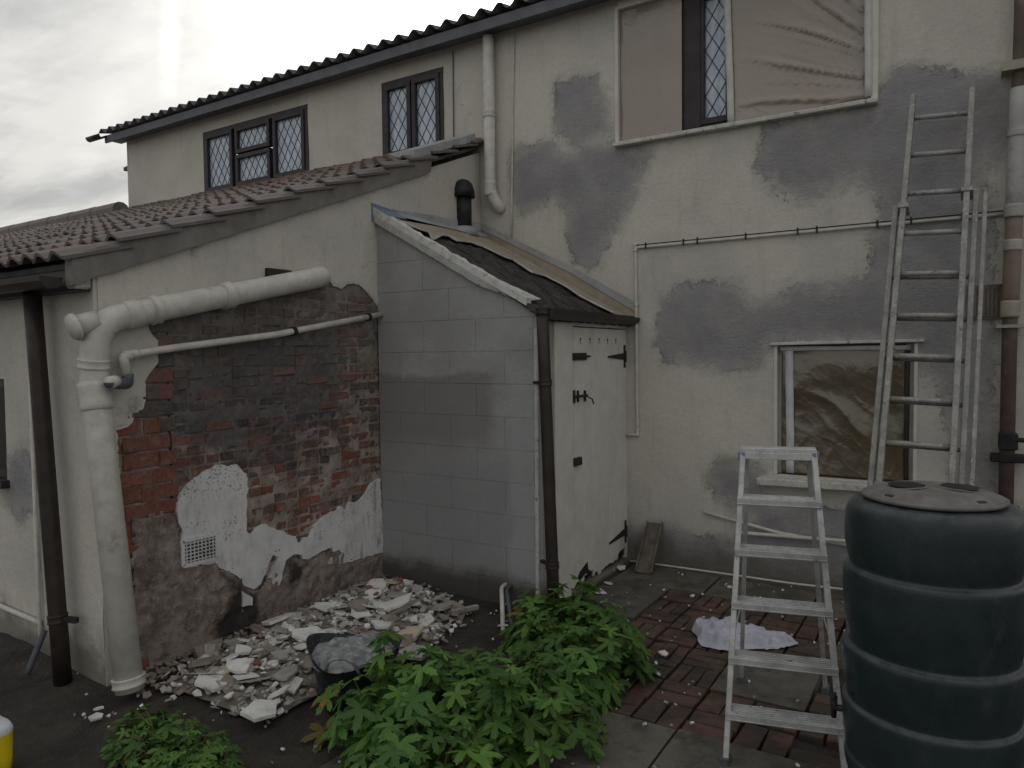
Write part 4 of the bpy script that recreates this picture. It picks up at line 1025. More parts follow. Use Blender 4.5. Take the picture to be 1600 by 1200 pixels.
bm = bmesh.new(); sheet(bm, [(-1.60, 2.97), (-1.33, 2.99), (-1.33, 3.10), (-1.60, 3.12)], fS(.012), .008); sheet(bm, [(.008, -1.57), (.17, -1.57), (.15, -1.34), (.008, -1.34)], lambda u, v, w: sr(u, v, .034+w), .004); obj('slate_flashing', bm, M['bluegrey'], shed)
# white painted verge mortar with a broken inner edge
bm = bmesh.new(); n = 80; ring = []
for k in range(n+1):
    x = -.06+1.53*k/n; p = sr(x, 0, 0); j = .012*noise.noise(Vector((k*.35, 2, 2))); wi = .055+.035*noise.noise(Vector((k*.22, 5, 2)))+.02*noise.noise(Vector((k*.9, 5, 2)))
    if k > n-14: wi += (k-n+14)*.012
    dn = -.085+(.085*(k-n+22)/22 if k > n-22 else 0)
    ring.append([bm.verts.new(v) for v in ((x, -D-.045, p.z+.035+j*.4), (x, -D-.05, p.z-.02), (x, -D-.035, p.z+dn+j*.3), (x, -D+.02, p.z+dn), (x, -D+.02, p.z+.02), (x, -D-.045+wi, p.z+.040+j))])
for a_, b_ in zip(ring, ring[1:]):
    for k in range(6): bm.faces.new((a_[k], a_[(k+1) % 6], b_[(k+1) % 6], b_[k]))
bm.faces.new(ring[0]); bm.faces.new(ring[-1]); obj('verge', bm, M['white_flake'], shed)
ge = 1.655; gz0 = 2.20
bm = bmesh.new(); prs = []
for y in (-D-.06, -.01):
    prs.append([bm.verts.new((ge-.01-.055*math.cos(math.pi*k/8), y, gz0-.02-.065*math.sin(math.pi*k/8))) for k in range(9)])
for k in range(8): bm.faces.new((prs[0][k], prs[0][k+1], prs[1][k+1], prs[1][k]))
bm.faces.new(prs[0]); bm.faces.new(prs[1])
g_ = obj('gutter', bm, M['pipe_brown'], shed); md = g_.modifiers.new('t', 'SOLIDIFY'); md.thickness = .004
bm = bmesh.new(); box(bm, WD-.02, WD+.10, -D-.03, -.01, gz0-.06, gz0-.005); obj('eaves_board', bm, M['pipe_brown'], shed)

# vent cowl standing behind the shed roof
vp_ = sr(.16, -.34); cow = empty('vent_cowl', vp_, label='short black flue terminal with domed cowl rising from the outhouse roof', cat='flue')
top = at(724, 280, 'y', vp_.y); cxw = at(724, 300, 'y', vp_.y).x
bm = bmesh.new(); tube(bm, [(cxw, vp_.y, sr(cxw, 0).z-.03), (cxw, vp_.y, top.z-.08)], .078, 20); obj('flue_pipe', bm, M['black'], cow, True)
bm = bmesh.new(); zt = top.z-.14
lathe(bm, [(.085, zt-.03), (.112, zt-.035), (.108, zt+.03), (.092, zt+.075), (.085, zt+.095), (.06, zt+.12), (.03, zt+.135), (.005, zt+.14)], (cxw, vp_.y, 0), 24); obj('cowl', bm, M['black'], cow, True)
bm = bmesh.new(); lathe(bm, [(.14, -.04), (.13, .02), (.10, .045), (.085, .05)], (cxw, vp_.y, sr(cxw, 0).z+.01), 20); obj('lead_collar', bm, M['lead'], cow, True)

# ---------------------------------------------------------------- pipes
def pipe(name, pts, r, mt, label, cat='pipe', collars=(), rad=.12, group=None, seg=16):
    pp = [Vector(p) for p in pts]
    t = empty(name, pp[-1], label=label, cat=cat, group=group)
    bm = bmesh.new(); P = arc(pp, rad) if len(pp) > 2 else [pp[0].lerp(pp[-1], k/6) for k in range(7)]
    tube(bm, P, r, seg); obj('pipe_run', bm, mt, t, True)
    for c_ in collars:
        i, f, l_, dr = c_[:4]; a_, b_ = pp[i], pp[i+1]; q0 = a_.lerp(b_, f); dd = (b_-a_).normalized()
        bm = bmesh.new(); tube(bm, [q0-dd*l_/2, q0-dd*l_*.46, q0-dd*l_*.3, q0+dd*l_*.3, q0+dd*l_*.46, q0+dd*l_/2], [r+.001, r+dr, r+dr*.6, r+dr*.6, r+dr, r+.001], seg)
        obj(c_[4] if len(c_) > 4 else 'collar', bm, c_[5] if len(c_) > 5 else mt, t, True)
    return t
R8 = .074
A1 = at(505, 432, 'x', .10); A0 = A1+Vector((-.14, .06, .02)); B1 = at(147, 502, 'y', -L-.02); 
el = Vector((B1.x+.02, B1.y, B1.z)); 
bs = at(203, 1082, 'y', -L-.02); md1 = at(146, 590, 'y', -L-.02)
bp = pipe('soil_pipe', [A0, A1, el, md1, Vector((bs.x, bs.y, .05))], R8, M['pipe_white'], 'thick white soil pipe sloping across the brick wall and down its left corner', collars=[(1, .50, .07, .016), (1, .80, .05, .016), (1, .88, .09, .010), (2, .75, .05, .014), (3, .06, .16, .012), (3, .97, .05, .014)], rad=.17)
bm = bmesh.new(); dcap = (at(112, 512, 'y', -L-.14)-el); dcap.normalize()
tube(bm, [el+dcap*.0, el+dcap*.10], .060, 16); tube(bm, [el+dcap*.10, el+dcap*.115, el+dcap*.135], [.074, .077, .066], 16); obj('access_cap', bm, M['pipe_white'], bp, True)
# thin waste pipe
w0 = at(597, 491, 'x', .045); w1 = at(430, 523, 'x', .05); w2 = at(262, 545, 'x', .05); w3 = at(192, 556, 'x', .08); w4 = at(200, 592, 'x', .08)
wp = pipe('waste_pipe', [w0, w1, w2, w3], .023, M['pipe_white'], 'thin white waste pipe clipped across the bare bricks below the soil pipe', collars=[(0, .15, .03, .010, 'pipe_clip', M['iron']), (0, .85, .03, .010, 'pipe_clip', M['iron']), (2, .85, .09, .008)], rad=.05)
bm = bmesh.new(); tube(bm, arc([w3+Vector((0, .05, .0)), w3, w4], .05), .027, 14); obj('elbow', bm, M['pipe_white'], wp, True)
bm = bmesh.new(); e1 = at(205, 596, 'x', .08); e2 = at(170, 598, 'y', -L-.02); tube(bm, arc([w4+Vector((0, 0, .03)), w4+Vector((0, 0, -.03)), e2], .05), .031, 14); obj('grey_elbow', bm, M['pipe_grey'], wp, True)
bm = bmesh.new(); tube(bm, [e2.lerp(w4, .35), e2+Vector((0, 0, 0))], .035, 14); obj('boss', bm, M['pipe_white'], wp, True)
# brown downpipes
p0 = at(50, 455, 'y', -L-.10); p1 = at(99, 1078, 'y', -L-.10); p1.z = max(p1.z, -.02)
dp = pipe('downpipe', [p0+Vector((0, .0, .0)), p1], .048, M['pipe_brown'], 'dark brown downpipe on the front wall of the lean-to at the far left', 'drainpipe', collars=[(0, .83, .05, .008)])
bm = bmesh.new(); q = p0.lerp(p1, .83); beam(bm, q+Vector((0, .0, 0)), q+Vector((.13, .04, 0)), .03, .03); obj('bracket', bm, M['iron'], dp)
q0 = Vector((WD+.062, -D-.075, 2.17)); q1 = at(866, 945, 'y', -D-.085); q1.z = -.02
dp = pipe('downpipe', [q0, Vector((q1.x, q1.y, -.02))], .044, M['pipe_brown'], 'dark brown downpipe at the corner of the grey outhouse beside the white door', 'drainpipe', collars=[(0, .0, .05, .006), (0, .23, .045, .008), (0, .82, .045, .008)])
for f_ in (.23, .82):
    bm = bmesh.new(); q = q0.lerp(q1, f_); beam(bm, q, q+Vector((-.12, .06, 0)), .03, .02); obj('bracket', bm, M['iron'], dp)
# white soil pipe on the house wall above the outhouse
s0 = at(764, -60, 'y', -.08); s1 = at(766, 300, 'y', -.08); s0.z = 5.0
pipe('soil_pipe', [(s1.x, -.08, EAVE-.06), (s1.x, -.08, s1.z), (s1.x+.06, -.05, s1.z-.13), (s1.x+.07, .02, s1.z-.16)], .056, M['pipe_white'], 'white soil pipe running up the house wall above the outhouse roof', collars=[(0, .98, .14, .010), (0, .5, .06, .008)], rad=.10)
c0 = at(803, 60, 'y', -.012); c1 = at(799, 372, 'y', -.012)
pipe('cable', [(c0.x, -.012, EAVE-.07), c1], .0085, M['pipe_white'], 'thin pale vertical cable dropping to the outhouse roof flashing', 'cable', seg=8)
c0 = at(708, 110, 'y', -.012); c1 = at(709, 232, 'y', -.012)
pipe('cable', [(c0.x, -.012, EAVE-.07), c1], .006, M['pipe_grey'], 'faint thin cable beside the narrow brown upstairs window', 'cable', seg=8)
# white conduit run
k0 = at(1570, 334, 'y', -.02); k1 = at(1390, 350, 'y', -.02); k2 = at(993, 387, 'y', -.02); k3 = at(994, 470, 'y', -.02); k4 = at(996, 679, 'y', -.02); k5 = at(976, 680, 'y', -.02)
cd = pipe('conduit', [k0, k1, k2, k4, k5], .0125, M['pipe_white'], 'white conduit running along the house wall and down beside the outhouse door', 'pipe', collars=[(2, .0, .07, .008), (2, .99, .06, .008), (2, .42, .03, .007), (2, .30, .03, .007)], rad=.03)
bm = bmesh.new(); tube(bm, [p+Vector((0, -.008, .020)) for p in (k0, k1, k2)], .0045, 6); obj('clipped_cable', bm, M['iron'], cd)
for (p, q_, fs) in ((k1, k2, (.04, .25, .32, .52, .72, .78, .95)), (k0, k1, (.35, .8))):
    for f_ in fs:
        o_ = p.lerp(q_, f_); bm = bmesh.new(); beam(bm, o_+Vector((0, -.014, .035)), o_+Vector((0, -.014, -.02)), .012, .012, (0, 1, 0)); obj('cable_clip', bm, M['iron'], cd)
# right-hand stack, masked with paper and tape above
t0 = at(1578, 495, 'y', -.09); b0 = at(1576, 780, 'y', -.09); u0 = at(1590, 110, 'y', -.09)
SX = t0.x
st = pipe('downpipe', [(SX+.05, -.09, 5.0), (SX+.035, -.09, 3.75), (SX, -.09, t0.z), (SX-.01, -.09, -.02)], .045, simple('dull_brown_pipe', (.085, .065, .055), (.12, .095, .085), 8, .6, .001, dirt=(.18, .15, .13), dscale=8), 'brown downpipe at the right edge of the house wrapped in paper and tape above', 'drainpipe', rad=.01)
def band(z0, z1, mt, nm, dr=.004):
    bm = bmesh.new(); xx = lambda z: SX+(.035*(z-t0.z)/(3.75-t0.z) if z > t0.z else 0)
    n = 6; tube(bm, [(xx(z0+(z1-z0)*k/n), -.09, z0+(z1-z0)*k/n) for k in range(n+1)], [.043+dr+.003*noise.noise(Vector((k, z0*9, 0))) for k in range(n+1)], 16); obj(nm, bm, mt, st, True)
zpx = lambda py: at(1580, py, 'y', -.09).z
band(zpx(335), zpx(140), M['tape_old'], 'masking_tape', .010); band(zpx(482), zpx(335), M['paper_brown'], 'masking_paper', .007); band(zpx(392), zpx(375), M['tape_old'], 'masking_tape', .012); band(zpx(496), zpx(470), M['tape_yellow'], 'masking_tape', .014); band(zpx(215), zpx(205), M['tape_old'], 'masking_tape', .016); band(zpx(340), zpx(320), M['tape_old'], 'masking_tape', .016)
bm = bmesh.new(); z_ = zpx(510); box(bm, SX-.08, SX+.08, -.15, -.02, z_-.010, z_+.012); obj('bracket', bm, M['tape_yellow'], st); bm = bmesh.new(); z_ = zpx(112); box(bm, SX-.07, SX+.14, -.17, -.02, z_-.01, z_+.05); obj('bracket', bm, M['tape_yellow'], st)
bm = bmesh.new(); z_ = zpx(690); box(bm, SX-.055, SX+.055, -.165, -.03, z_-.05, z_+.06); tube(bm, [(SX+.03, -.15, z_+.02), (SX+.13, -.17, z_+.02)], .018, 8); z_ = zpx(716); box(bm, SX-.10, SX+.10, -.15, -.01, z_-.025, z_+.025); obj('pipe_clamp', bm, M['black'], st, bevel=.008)
# overflow fittings low on the left front wall
l0 = at(58, 530, 'y', -L-.02); l1 = at(62, 972, 'y', -L-.02)
bm_t = pipe('conduit', [(l1.x, -L-.02, 1.75), l1, l1+Vector((.0, 0, -.10))], .012, M['pipe_white'], 'thin pale vertical pipe on the lean-to front wall left of the brown downpipe', seg=10)
pipe('waste_pipe', [at(-20, 938, 'y', -L-.02), at(62, 973, 'y', -L-.02)], .016, M['pipe_white'], 'short pale waste pipe slanting down near the ground at the far left', seg=10)
pipe('broken_pipe', [at(70, 985, 'y', -L-.05), at(42, 1054, 'z', .02)], .018, M['pipe_grey'], 'loose grey length of pipe leaning against the foot of the left wall', seg=10)
# twin short pipes at the outhouse base
for (xa, ya, xb, yb, mt, lab) in ((789, 914, 786, 985, 'pipe_white', 'left of two short bent pipes coming out of the outhouse base'), (797, 916, 799, 978, 'pipe_grey', 'right of two short bent pipes coming out of the outhouse base')):
    a_ = at(xa, ya, 'y', -D-.01); g_ = at(xb, yb, 'z', .0); m_ = a_+Vector((.0, -.07, -.05))
    pipe('outlet_pipe', [a_+Vector((0, .05, 0)), a_+Vector((0, -.05, 0)), Vector((g_.x, g_.y, .0))], .016, M[mt], lab, rad=.05, seg=10)
# pipes and cable along the foot of the rear wall
pipe('conduit', [at(1100, 800, 'y', -.03), at(1215, 832, 'y', -.03), at(1330, 852, 'y', -.03)], .014, M['pipe_white'], 'upper white pipe slanting along the foot of the house wall behind the stepladder', rad=.05, seg=10)
pipe('conduit', [at(1150, 832, 'y', -.045), at(1330, 846, 'y', -.045)], .016, M['pipe_white'], 'lower white pipe lying level against the house wall behind the stepladder', seg=10)
pipe('cable', [at(974, 875, 'y', -.06), at(1050, 885, 'y', -.08), at(1150, 899, 'y', -.08), at(1240, 912, 'y', -.08), at(1330, 922, 'y', -.08), (4.9, -.08, .03)], .009, M['pipe_white'], 'thin white cable lying along the bottom of the house wall', 'cable', rad=.1, seg=8)

# ---------------------------------------------------------------- extension ladder against the wall
lad = empty('extension_ladder', (3.86, -1.25, 0), label='tall aluminium extension ladder leaning on the house wall, spattered with paint', cat='ladder')
def lp(px, py, y): return at(px, py, 'y', y)
TL_ = lp(1427, 150, -.10); TR_ = lp(1519, 140, -.10)
# bottoms by continuing the rails to the ground
def down(T, px, py):
    best = None
    for k in range(400):
        y = -.4-k*.004; p = at(px, py, 'y', y)
        # rail plane: y(z) straight from the top with foot 1.25 m out
        yy = T.y+(-1.28-T.y)*(T.z-p.z)/T.z
        if best is None or abs(yy-y) < best[0]: best = (abs(yy-y), p)
    p = best[1]; t = T.z/(T.z-p.z); return T+(p-T)*t
BL_, BR_ = down(TL_, 1374, 750), down(TR_, 1487, 750)
nrm_ = Vector((0, TL_.z, 1.18)).normalized()*-1; nrm_ = Vector((0, -TL_.z, 1.18)).normalized()
ax = (TR_-TL_).normalized()
def rail(A, B, off, w=.036, d=.062, f0=0, f1=1, nm='rail', mt=None):
    bm = bmesh.new(); a_, b2_ = A.lerp(B, f0)+off, A.lerp(B, f1)+off; beam(bm, a_, b2_, w, d, nrm_); obj(nm, bm, mt or M['alu_old'], lad, bevel=.004)
UP = nrm_*.0
for (A, B) in ((TL_, BL_), (TR_, BR_)): rail(A, B, Vector((0, 0, 0)), f1=.93)
bk = -nrm_*.066
fT = (TL_.z-lp(1408, 285, -.45).z)/(TL_.z)
rail(TL_, BL_, bk-ax*.052, f0=.215); rail(TR_, BR_, bk+ax*.052, f0=.19)
rail(TR_, BR_, bk*.6+ax*.105, f0=.20, w=.026, d=.045); 
for py in (182, 240, 300, 362, 425, 490, 553, 620, 688, 757, 826, 900):
    # find rung height where the left rail crosses that picture row
    lo, hi = 0, 1
    for _ in range(30):
        mid = (lo+hi)/2; p = TL_.lerp(BL_, mid)-Vector((CX, CY, CH)); yy = 600-FOC*p.dot(up)/p.dot(fw)
        if yy < py+3: lo = mid
        else: hi = mid
    a_ = TL_.lerp(BL_, lo); b2_ = TR_.lerp(BR_, lo); bm = bmesh.new(); tube(bm, [a_, b2_], .0185, 10); obj('rung', bm, M['alu_old'], lad, True)
    if py > 400:
        bm = bmesh.new(); tube(bm, [a_+bk-ax*.052+Vector((0, 0, -.0)), b2_+bk+ax*.052], .015, 8); obj('rung', bm, M['alu_old'], lad, True)
for (A, B, s, f_) in ((TL_, BL_, -1, .225), (TR_, BR_, 1, .20)):
    bm = bmesh.new(); q = A.lerp(B, f_); beam(bm, q+bk-nrm_*.03, q+nrm_*.04, .07, .035, (0, 0, 1)); obj('guide_bracket', bm, M['alu_old'], lad, bevel=.004)
for (A, B) in ((TL_, BL_), (TR_, BR_)):
    bm = bmesh.new(); q = B+bk+(ax*.035 if A is TR_ else -ax*.035); box(bm, q.x-.025, q.x+.025, q.y-.04, q.y+.04, -.005, .05); obj('foot', bm, M['black'], lad)

# ---------------------------------------------------------------- stepladder
ang = math.radians(14); DX = Vector((math.cos(ang), math.sin(ang), 0)); DB = Vector((-math.sin(ang), math.cos(ang), 0))
FL = at(1134, 1193, 'z', 0); FRp = FL+DX*.52
def solve(px, py, base, inset):
    lo, hi = -.3, 1.2
    for _ in range(40):
        t = (lo+hi)/2; p = base+DX*inset+DB*t; v = p+Vector((0, 0, 1.3))-Vector((CX, CY, CH)); x = 800+FOC*v.dot(rt)/v.dot(fw)
        if x > px: lo = t
        else: hi = t
    return t
tt = .40; 
step = empty('stepladder', FL+DX*.26, label='open aluminium stepladder with flat treads standing on the brick paving', cat='stepladder')
def ray_plane(px, py):       # plane through the feet line leaning back .28 per metre of height
    k = .27; d_ = fw*FOC+rt*(px-800)-up*(py-600); n_ = DB*1.0-Vector((0, 0, k)); C = Vector((CX, CY, CH)); t = (FL-C).dot(n_)/d_.dot(n_); return C+d_*t
SLt = ray_plane(1161, 704); SRt = ray_plane(1271, 706); SRb = ray_plane(1320, 1215)
t_ = SRb.z/(SRt.z-SRb.z); SRb = SRb-(SRt-SRb)*t_
SLb = FL.copy()
bm = bmesh.new(); beam(bm, SLb+Vector((0, 0, .02)), SLt, .026, .056, DB); obj('stile', bm, M['alu'], step, bevel=.003)
bm = bmesh.new(); beam(bm, SRb+Vector((0, 0, .02)), SRt, .026, .056, DB); obj('stile', bm, M['alu'], step, bevel=.003)
def onrail(A, B, py):
    lo, hi = 0, 1
    for _ in range(30):
        mid = (lo+hi)/2; p = A.lerp(B, mid)-Vector((CX, CY, CH)); yy = 600-FOC*p.dot(up)/p.dot(fw)
        if yy < py: lo = mid
        else: hi = mid
    return A.lerp(B, lo)
for py in (781, 860, 942, 1027, 1113):
    a_ = onrail(SLt, SLb, py); f_ = (SLt.z-a_.z)/SLt.z; b2_ = SRt.lerp(SRb, f_); b2_.z = a_.z
    bm = bmesh.new(); c_ = (a_+b2_)/2; w_ = (b2_-a_).length+.02
    xd = (b2_-a_).normalized(); pr = [(-.045, 0), (.065, 0), (.065, -.006), (-.036, -.006), (-.036, -.032), (-.045, -.032)]
    va_ = [bm.verts.new(a_-xd*.014+DB*(y_)+Vector((0, 0, z_+.016))) for y_, z_ in pr]; vb_ = [bm.verts.new(b2_+xd*.014+DB*(y_)+Vector((0, 0, z_+.016))) for y_, z_ in pr]
    for k in range(6): bm.faces.new((va_[k], va_[(k+1) % 6], vb_[(k+1) % 6], vb_[k]))
    bm.faces.new(va_[::-1]); bm.faces.new(vb_)
    for k in range(5): beam(bm, a_+DB*(-.03+k*.02)+Vector((0, 0, .018)), b2_+DB*(-.03+k*.02)+Vector((0, 0, .018)), .006, .005)
    beam(bm, a_-xd*.014+DB*(-.047)+Vector((0, 0, -.010)), b2_+xd*.014+DB*(-.047)+Vector((0, 0, -.010)), .004, .003, DB)
    obj('tread', bm, M['alu'], step, bevel=.0015)
bm = bmesh.new(); beam(bm, SLt-DX*.012+Vector((0, 0, .005))+DB*.015, SRt+DX*.012+Vector((0, 0, .005))+DB*.015, .09, .022); beam(bm, SLt-DX*.012+Vector((0, 0, -.022))-DB*.03, SRt+DX*.012+Vector((0, 0, -.022))-DB*.03, .006, .034)
obj('top_platform', bm, M['alu'], step, bevel=.002)
for q in (SLt, SRt):
    bm = bmesh.new(); box(bm, q.x-.018, q.x+.018, q.y-.034, q.y+.05, q.z-.045, q.z-.002); obj('hinge_cap', bm, M['bluegrey'], step, bevel=.004)
RR = at(1290, 1082, 'z', 0); RL = RR-DX*.44
for A, B in ((SLt+DX*.02, RL), (SRt-DX*.02, RR)):
    bm = bmesh.new(); beam(bm, A+DB*.05+Vector((0, 0, -.02)), B+Vector((0, 0, .015)), .022, .028, DB); obj('rear_leg', bm, M['alu'], step, bevel=.002)
bm = bmesh.new()
for A, A2, B in ((SLt, SLb, RL), (SRt, SRb, RR)): beam(bm, A.lerp(A2, .62), (A.lerp(B, .62)), .004, .012)
obj('stay_bar', bm, M['alu'], step)
for q in (SLb, SRb, RL, RR):
    bm = bmesh.new(); box(bm, q.x-.018, q.x+.018, q.y-.034, q.y+.034, -.004, .04); obj('rubber_foot', bm, M['pipe_grey'], step, bevel=.004)

# ---------------------------------------------------------------- water butt
dpt = 2.72; d_ = (fw*FOC+rt*(1457-800)-up*(784-600))/FOC; bc_ = Vector((CX, CY, CH))+d_*dpt
bc_.z += .015
BX, BY, BT = bc_.x, bc_.y, bc_.z
butt = empty('water_butt', (BX, BY, 0), label='large dark green ribbed plastic water butt with a round dusty lid', cat='water butt')
R0 = .296
prof = [(.20, BT-1.10), (.262, BT-1.09)]
zs = BT-.035
# waisted bands: each bulges and ends in a raised ring
segs = [(-.045, -.255), (-.285, -.50), (-.53, -.755), (-.785, -1.07)]
pf = [(.235, BT-.006), (.262, BT-.012), (.282, BT-.026), (.294, BT-.05), (.300, BT-.10), (.300, BT-.15), (.297, BT-.19), (.290, BT-.225), (.284, BT-.245), (.282, BT-.256), (.287, BT-.262), (.300, BT-.268),
      (.304, BT-.280), (.305, BT-.33), (.304, BT-.40), (.299, BT-.46), (.292, BT-.51), (.286, BT-.545), (.284, BT-.556), (.289, BT-.562), (.303, BT-.568), (.307, BT-.580), (.307, BT-.63), (.304, BT-.68), (.297, BT-.73), (.289, BT-.765), (.287, BT-.774), (.292, BT-.780), (.304, BT-.786), (.306, BT-.80), (.304, BT-.86), (.296, BT-.92), (.287, BT-.98), (.286, BT-.99), (.296, BT-1.0), (.297, BT-1.02), (.285, BT-1.09), (.24, BT-1.12)]
bm = bmesh.new(); lathe(bm, pf, (BX, BY, 0), 96); o = obj('barrel', bm, M['butt'], butt, True)
md = o.modifiers.new('s', 'SUBSURF'); md.levels = md.render_levels = 1
bm = bmesh.new(); lathe(bm, [(.205, BT-.016), (.212, BT-.004), (.236, BT-.002), (.240, BT+.003), (.240, BT+.010), (.233, BT+.014), (.230, BT+.012), (.226, BT+.018), (.218, BT+.021), (.170, BT+.036), (.15, BT+.038), (.02, BT+.045), (.005, BT+.045)], (BX, BY, 0), 80)
lid = obj('lid', bm, M['lid'], butt, True)
for s in (-1, 1):       # two hand wells: flat black discs painted for the shade inside
    bm = bmesh.new(); n = 26; a0 = Vector((math.cos(.25), math.sin(.25), 0)); a1 = Vector((-a0.y, a0.x, 0)); outer = []; inner = []
    for k in range(n):
        th = 2*math.pi*k/n; e = a0*(s*.088+.072*math.cos(th))+a1*(.082*math.sin(th)); e2 = a0*(s*.088+.063*math.cos(th))+a1*(.073*math.sin(th))
        outer.append(bm.verts.new(Vector((BX, BY, BT+.0445-.35*max(0, e.length-.10)**1.3))+e)); inner.append(bm.verts.new(Vector((BX, BY, BT+.0475-.35*max(0, e.length-.10)**1.3))+e2))
    for k in range(n): bm.faces.new((outer[k], outer[(k+1) % n], inner[(k+1) % n], inner[k]))
    obj('hand_well_rim', bm, M['lid'], lid, True)
    bm = bmesh.new(); low = []
    for k in range(n):
        th = 2*math.pi*k/n; e2 = a0*(s*.088+.062*math.cos(th))+a1*(.072*math.sin(th)); low.append(bm.verts.new(Vector((BX, BY, BT+.0462))+e2))
    bm.faces.new(low); obj('hand_well_shade', bm, M['black'], lid)
for th in (-2.25, -.75, .8, 2.4):
    bm = bmesh.new(); e = Vector((math.cos(th), math.sin(th), 0)); t2 = Vector((-e.y, e.x, 0)); q = Vector((BX, BY, BT+.022))+e*.205
    beam(bm, q-t2*.018, q+t2*.018, .022, .010); obj('lid_clip', bm, M['black'], lid, bevel=.003)
tp = at(1303, 1105, 'y', BY-.08)
tdir = (Vector((tp.x, tp.y, 0))-Vector((BX, BY, 0))).normalized()
bm = bmesh.new(); tz = tp.z; q = Vector((BX, BY, tz)); tube(bm, [q+tdir*.25, q+tdir*.335], .013, 10); tube(bm, [q+tdir*.335+Vector((0, 0, .045)), q+tdir*.335+Vector((0, 0, -.04))], [.014, .010], 10); beam(bm, q+tdir*.335+Vector((0, -.03, .045)), q+tdir*.335+Vector((0, .03, .045)), .012, .008); obj('tap', bm, M['black'], butt, True)
bm = bmesh.new(); lathe(bm, [(.26, -.03), (.25, .0), (.21, BT-1.125), (.24, BT-1.121)], (BX, BY, 0), 32); o = obj('stand', bm, M['butt'], butt, True)

# ---------------------------------------------------------------- loose things in the yard
# flexible tub full of dust and rubble
tc = Vector((1.36, -3.26, 0)); tub = empty('rubble_tub', tc, label='flexible black rubber tub full of grey rubble dust beside the plaster heap', cat='tub')
bm = bmesh.new(); seg = 40; rings = []
for (r_, z_) in ((.17, 0), (.175, .01), (.21, .16), (.245, .30), (.252, .305), (.240, .30), (.205, .16), (.17, .02)):
    rg_ = []
    for k in range(seg):
        th = 2*math.pi*k/seg; sq = 1+.10*math.cos(2*(th-.5)); hz = (.035*math.cos(2*(th-.5)))*(z_/.3)**2
        rg_.append(bm.verts.new(tc+Vector((r_*sq*math.cos(th), r_/sq*.98*math.sin(th), z_+hz))))
    rings.append(rg_)
for a_, b2_ in zip(rings, rings[1:]):
    for k in range(seg): bm.faces.new((a_[k], a_[(k+1) % seg], b2_[(k+1) % seg], b2_[k]))
bm.faces.new(rings[0][::-1]); bm.faces.new(rings[-1]); obj('bucket_wall', bm, M['rubber'], tub, True)
for s in (-1,):
    th = .5+math.pi/2*s; e = Vector((math.cos(th), math.sin(th), 0)); t2 = Vector((-e.y, e.x, 0)); bm = bmesh.new()
    tube(bm, arc([tc+e*.225-t2*.09+Vector((0, 0, .25)), tc+e*.25-t2*.06+Vector((0, 0, .34)), tc+e*.25+t2*.06+Vector((0, 0, .34)), tc+e*.225+t2*.09+Vector((0, 0, .25))], .06), .009, 8); obj('handle', bm, M['dust'], tub, True)
co = []; fc = []; nr, ns = 16, 40
for i in range(nr+1):
    for k in range(ns):
        th = 2*math.pi*k/ns; sq = 1+.10*math.cos(2*(th-.5)); r_ = .238*i/nr; x, y = r_*sq*math.cos(th), r_/sq*math.sin(th)
        z_ = .262+.06*(1-(i/nr)**2)+.025*noise.noise(Vector((x*16, y*16, 1)))+.012*noise.noise(Vector((x*45, y*45, 5)))
        co.append((tc.x+x, tc.y+y, z_))
for i in range(nr):
    for k in range(ns): fc.append((i*ns+k, i*ns+(k+1) % ns, (i+1)*ns+(k+1) % ns, (i+1)*ns+k))
me = bpy.data.meshes.new('rubble_fill'); me.from_pydata(co, [], fc); tag(link_mesh('rubble_dust', me, M['dust'], None, False), 'grey dust and crushed plaster filling the black rubber tub', 'rubble dust', kind='stuff')

# ground sheet under the rubble
def gpt(px, py): p = at(px, py, 'z', 0); return (p.x, p.y)
SHP = [gpt(*p) for p in ((255, 1078), (300, 1092), (375, 1118), (425, 1122), (500, 1085), (540, 1060), (625, 1035), (690, 1000), (715, 965), (700, 940), (620, 915), (560, 918), (430, 985), (330, 1030))]
shp = np.array([(max(.03, x), y) for x, y in SHP])
def hz_(x, y):
    d0 = float(sdf(np.array([(x, y)]), shp)[0]); return .012+.085*max(0, min(1, d0/.35))**.8*math.exp(-(x-.35)**2/.6)
bm = bmesh.new(); gx = np.arange(0, 1.7, .03); gy_ = np.arange(-3.9, -1.2, .03); G = {}
P = np.array([(x, y) for x in gx for y in gy_]); dS = sdf(P, np.array(ragged([tuple(p) for p in shp], .08, .03, None, 4)))
for (x, y), d0 in zip(P, dS):
    if d0 > -.02: G[(round(x, 3), round(y, 3))] = bm.verts.new((x, y, hz_(x, y)-.002+.012*noise.noise(Vector((x*9, y*9, 2)))))
for x in gx:
    for y in gy_:
        k4 = [(round(x+a_, 3), round(y+b2_, 3)) for a_, b2_ in ((0, 0), (.03, 0), (.03, .03), (0, .03))]
        if all(k in G for k in k4): bm.faces.new([G[k] for k in k4])
o = obj('ground_sheet', bm, M['sheet_paper'], None, True); md = o.modifiers.new('t', 'SOLIDIFY'); md.thickness = .006
tag(o, 'dirty sheet spread under the broken plaster at the foot of the brick wall', 'ground sheet')
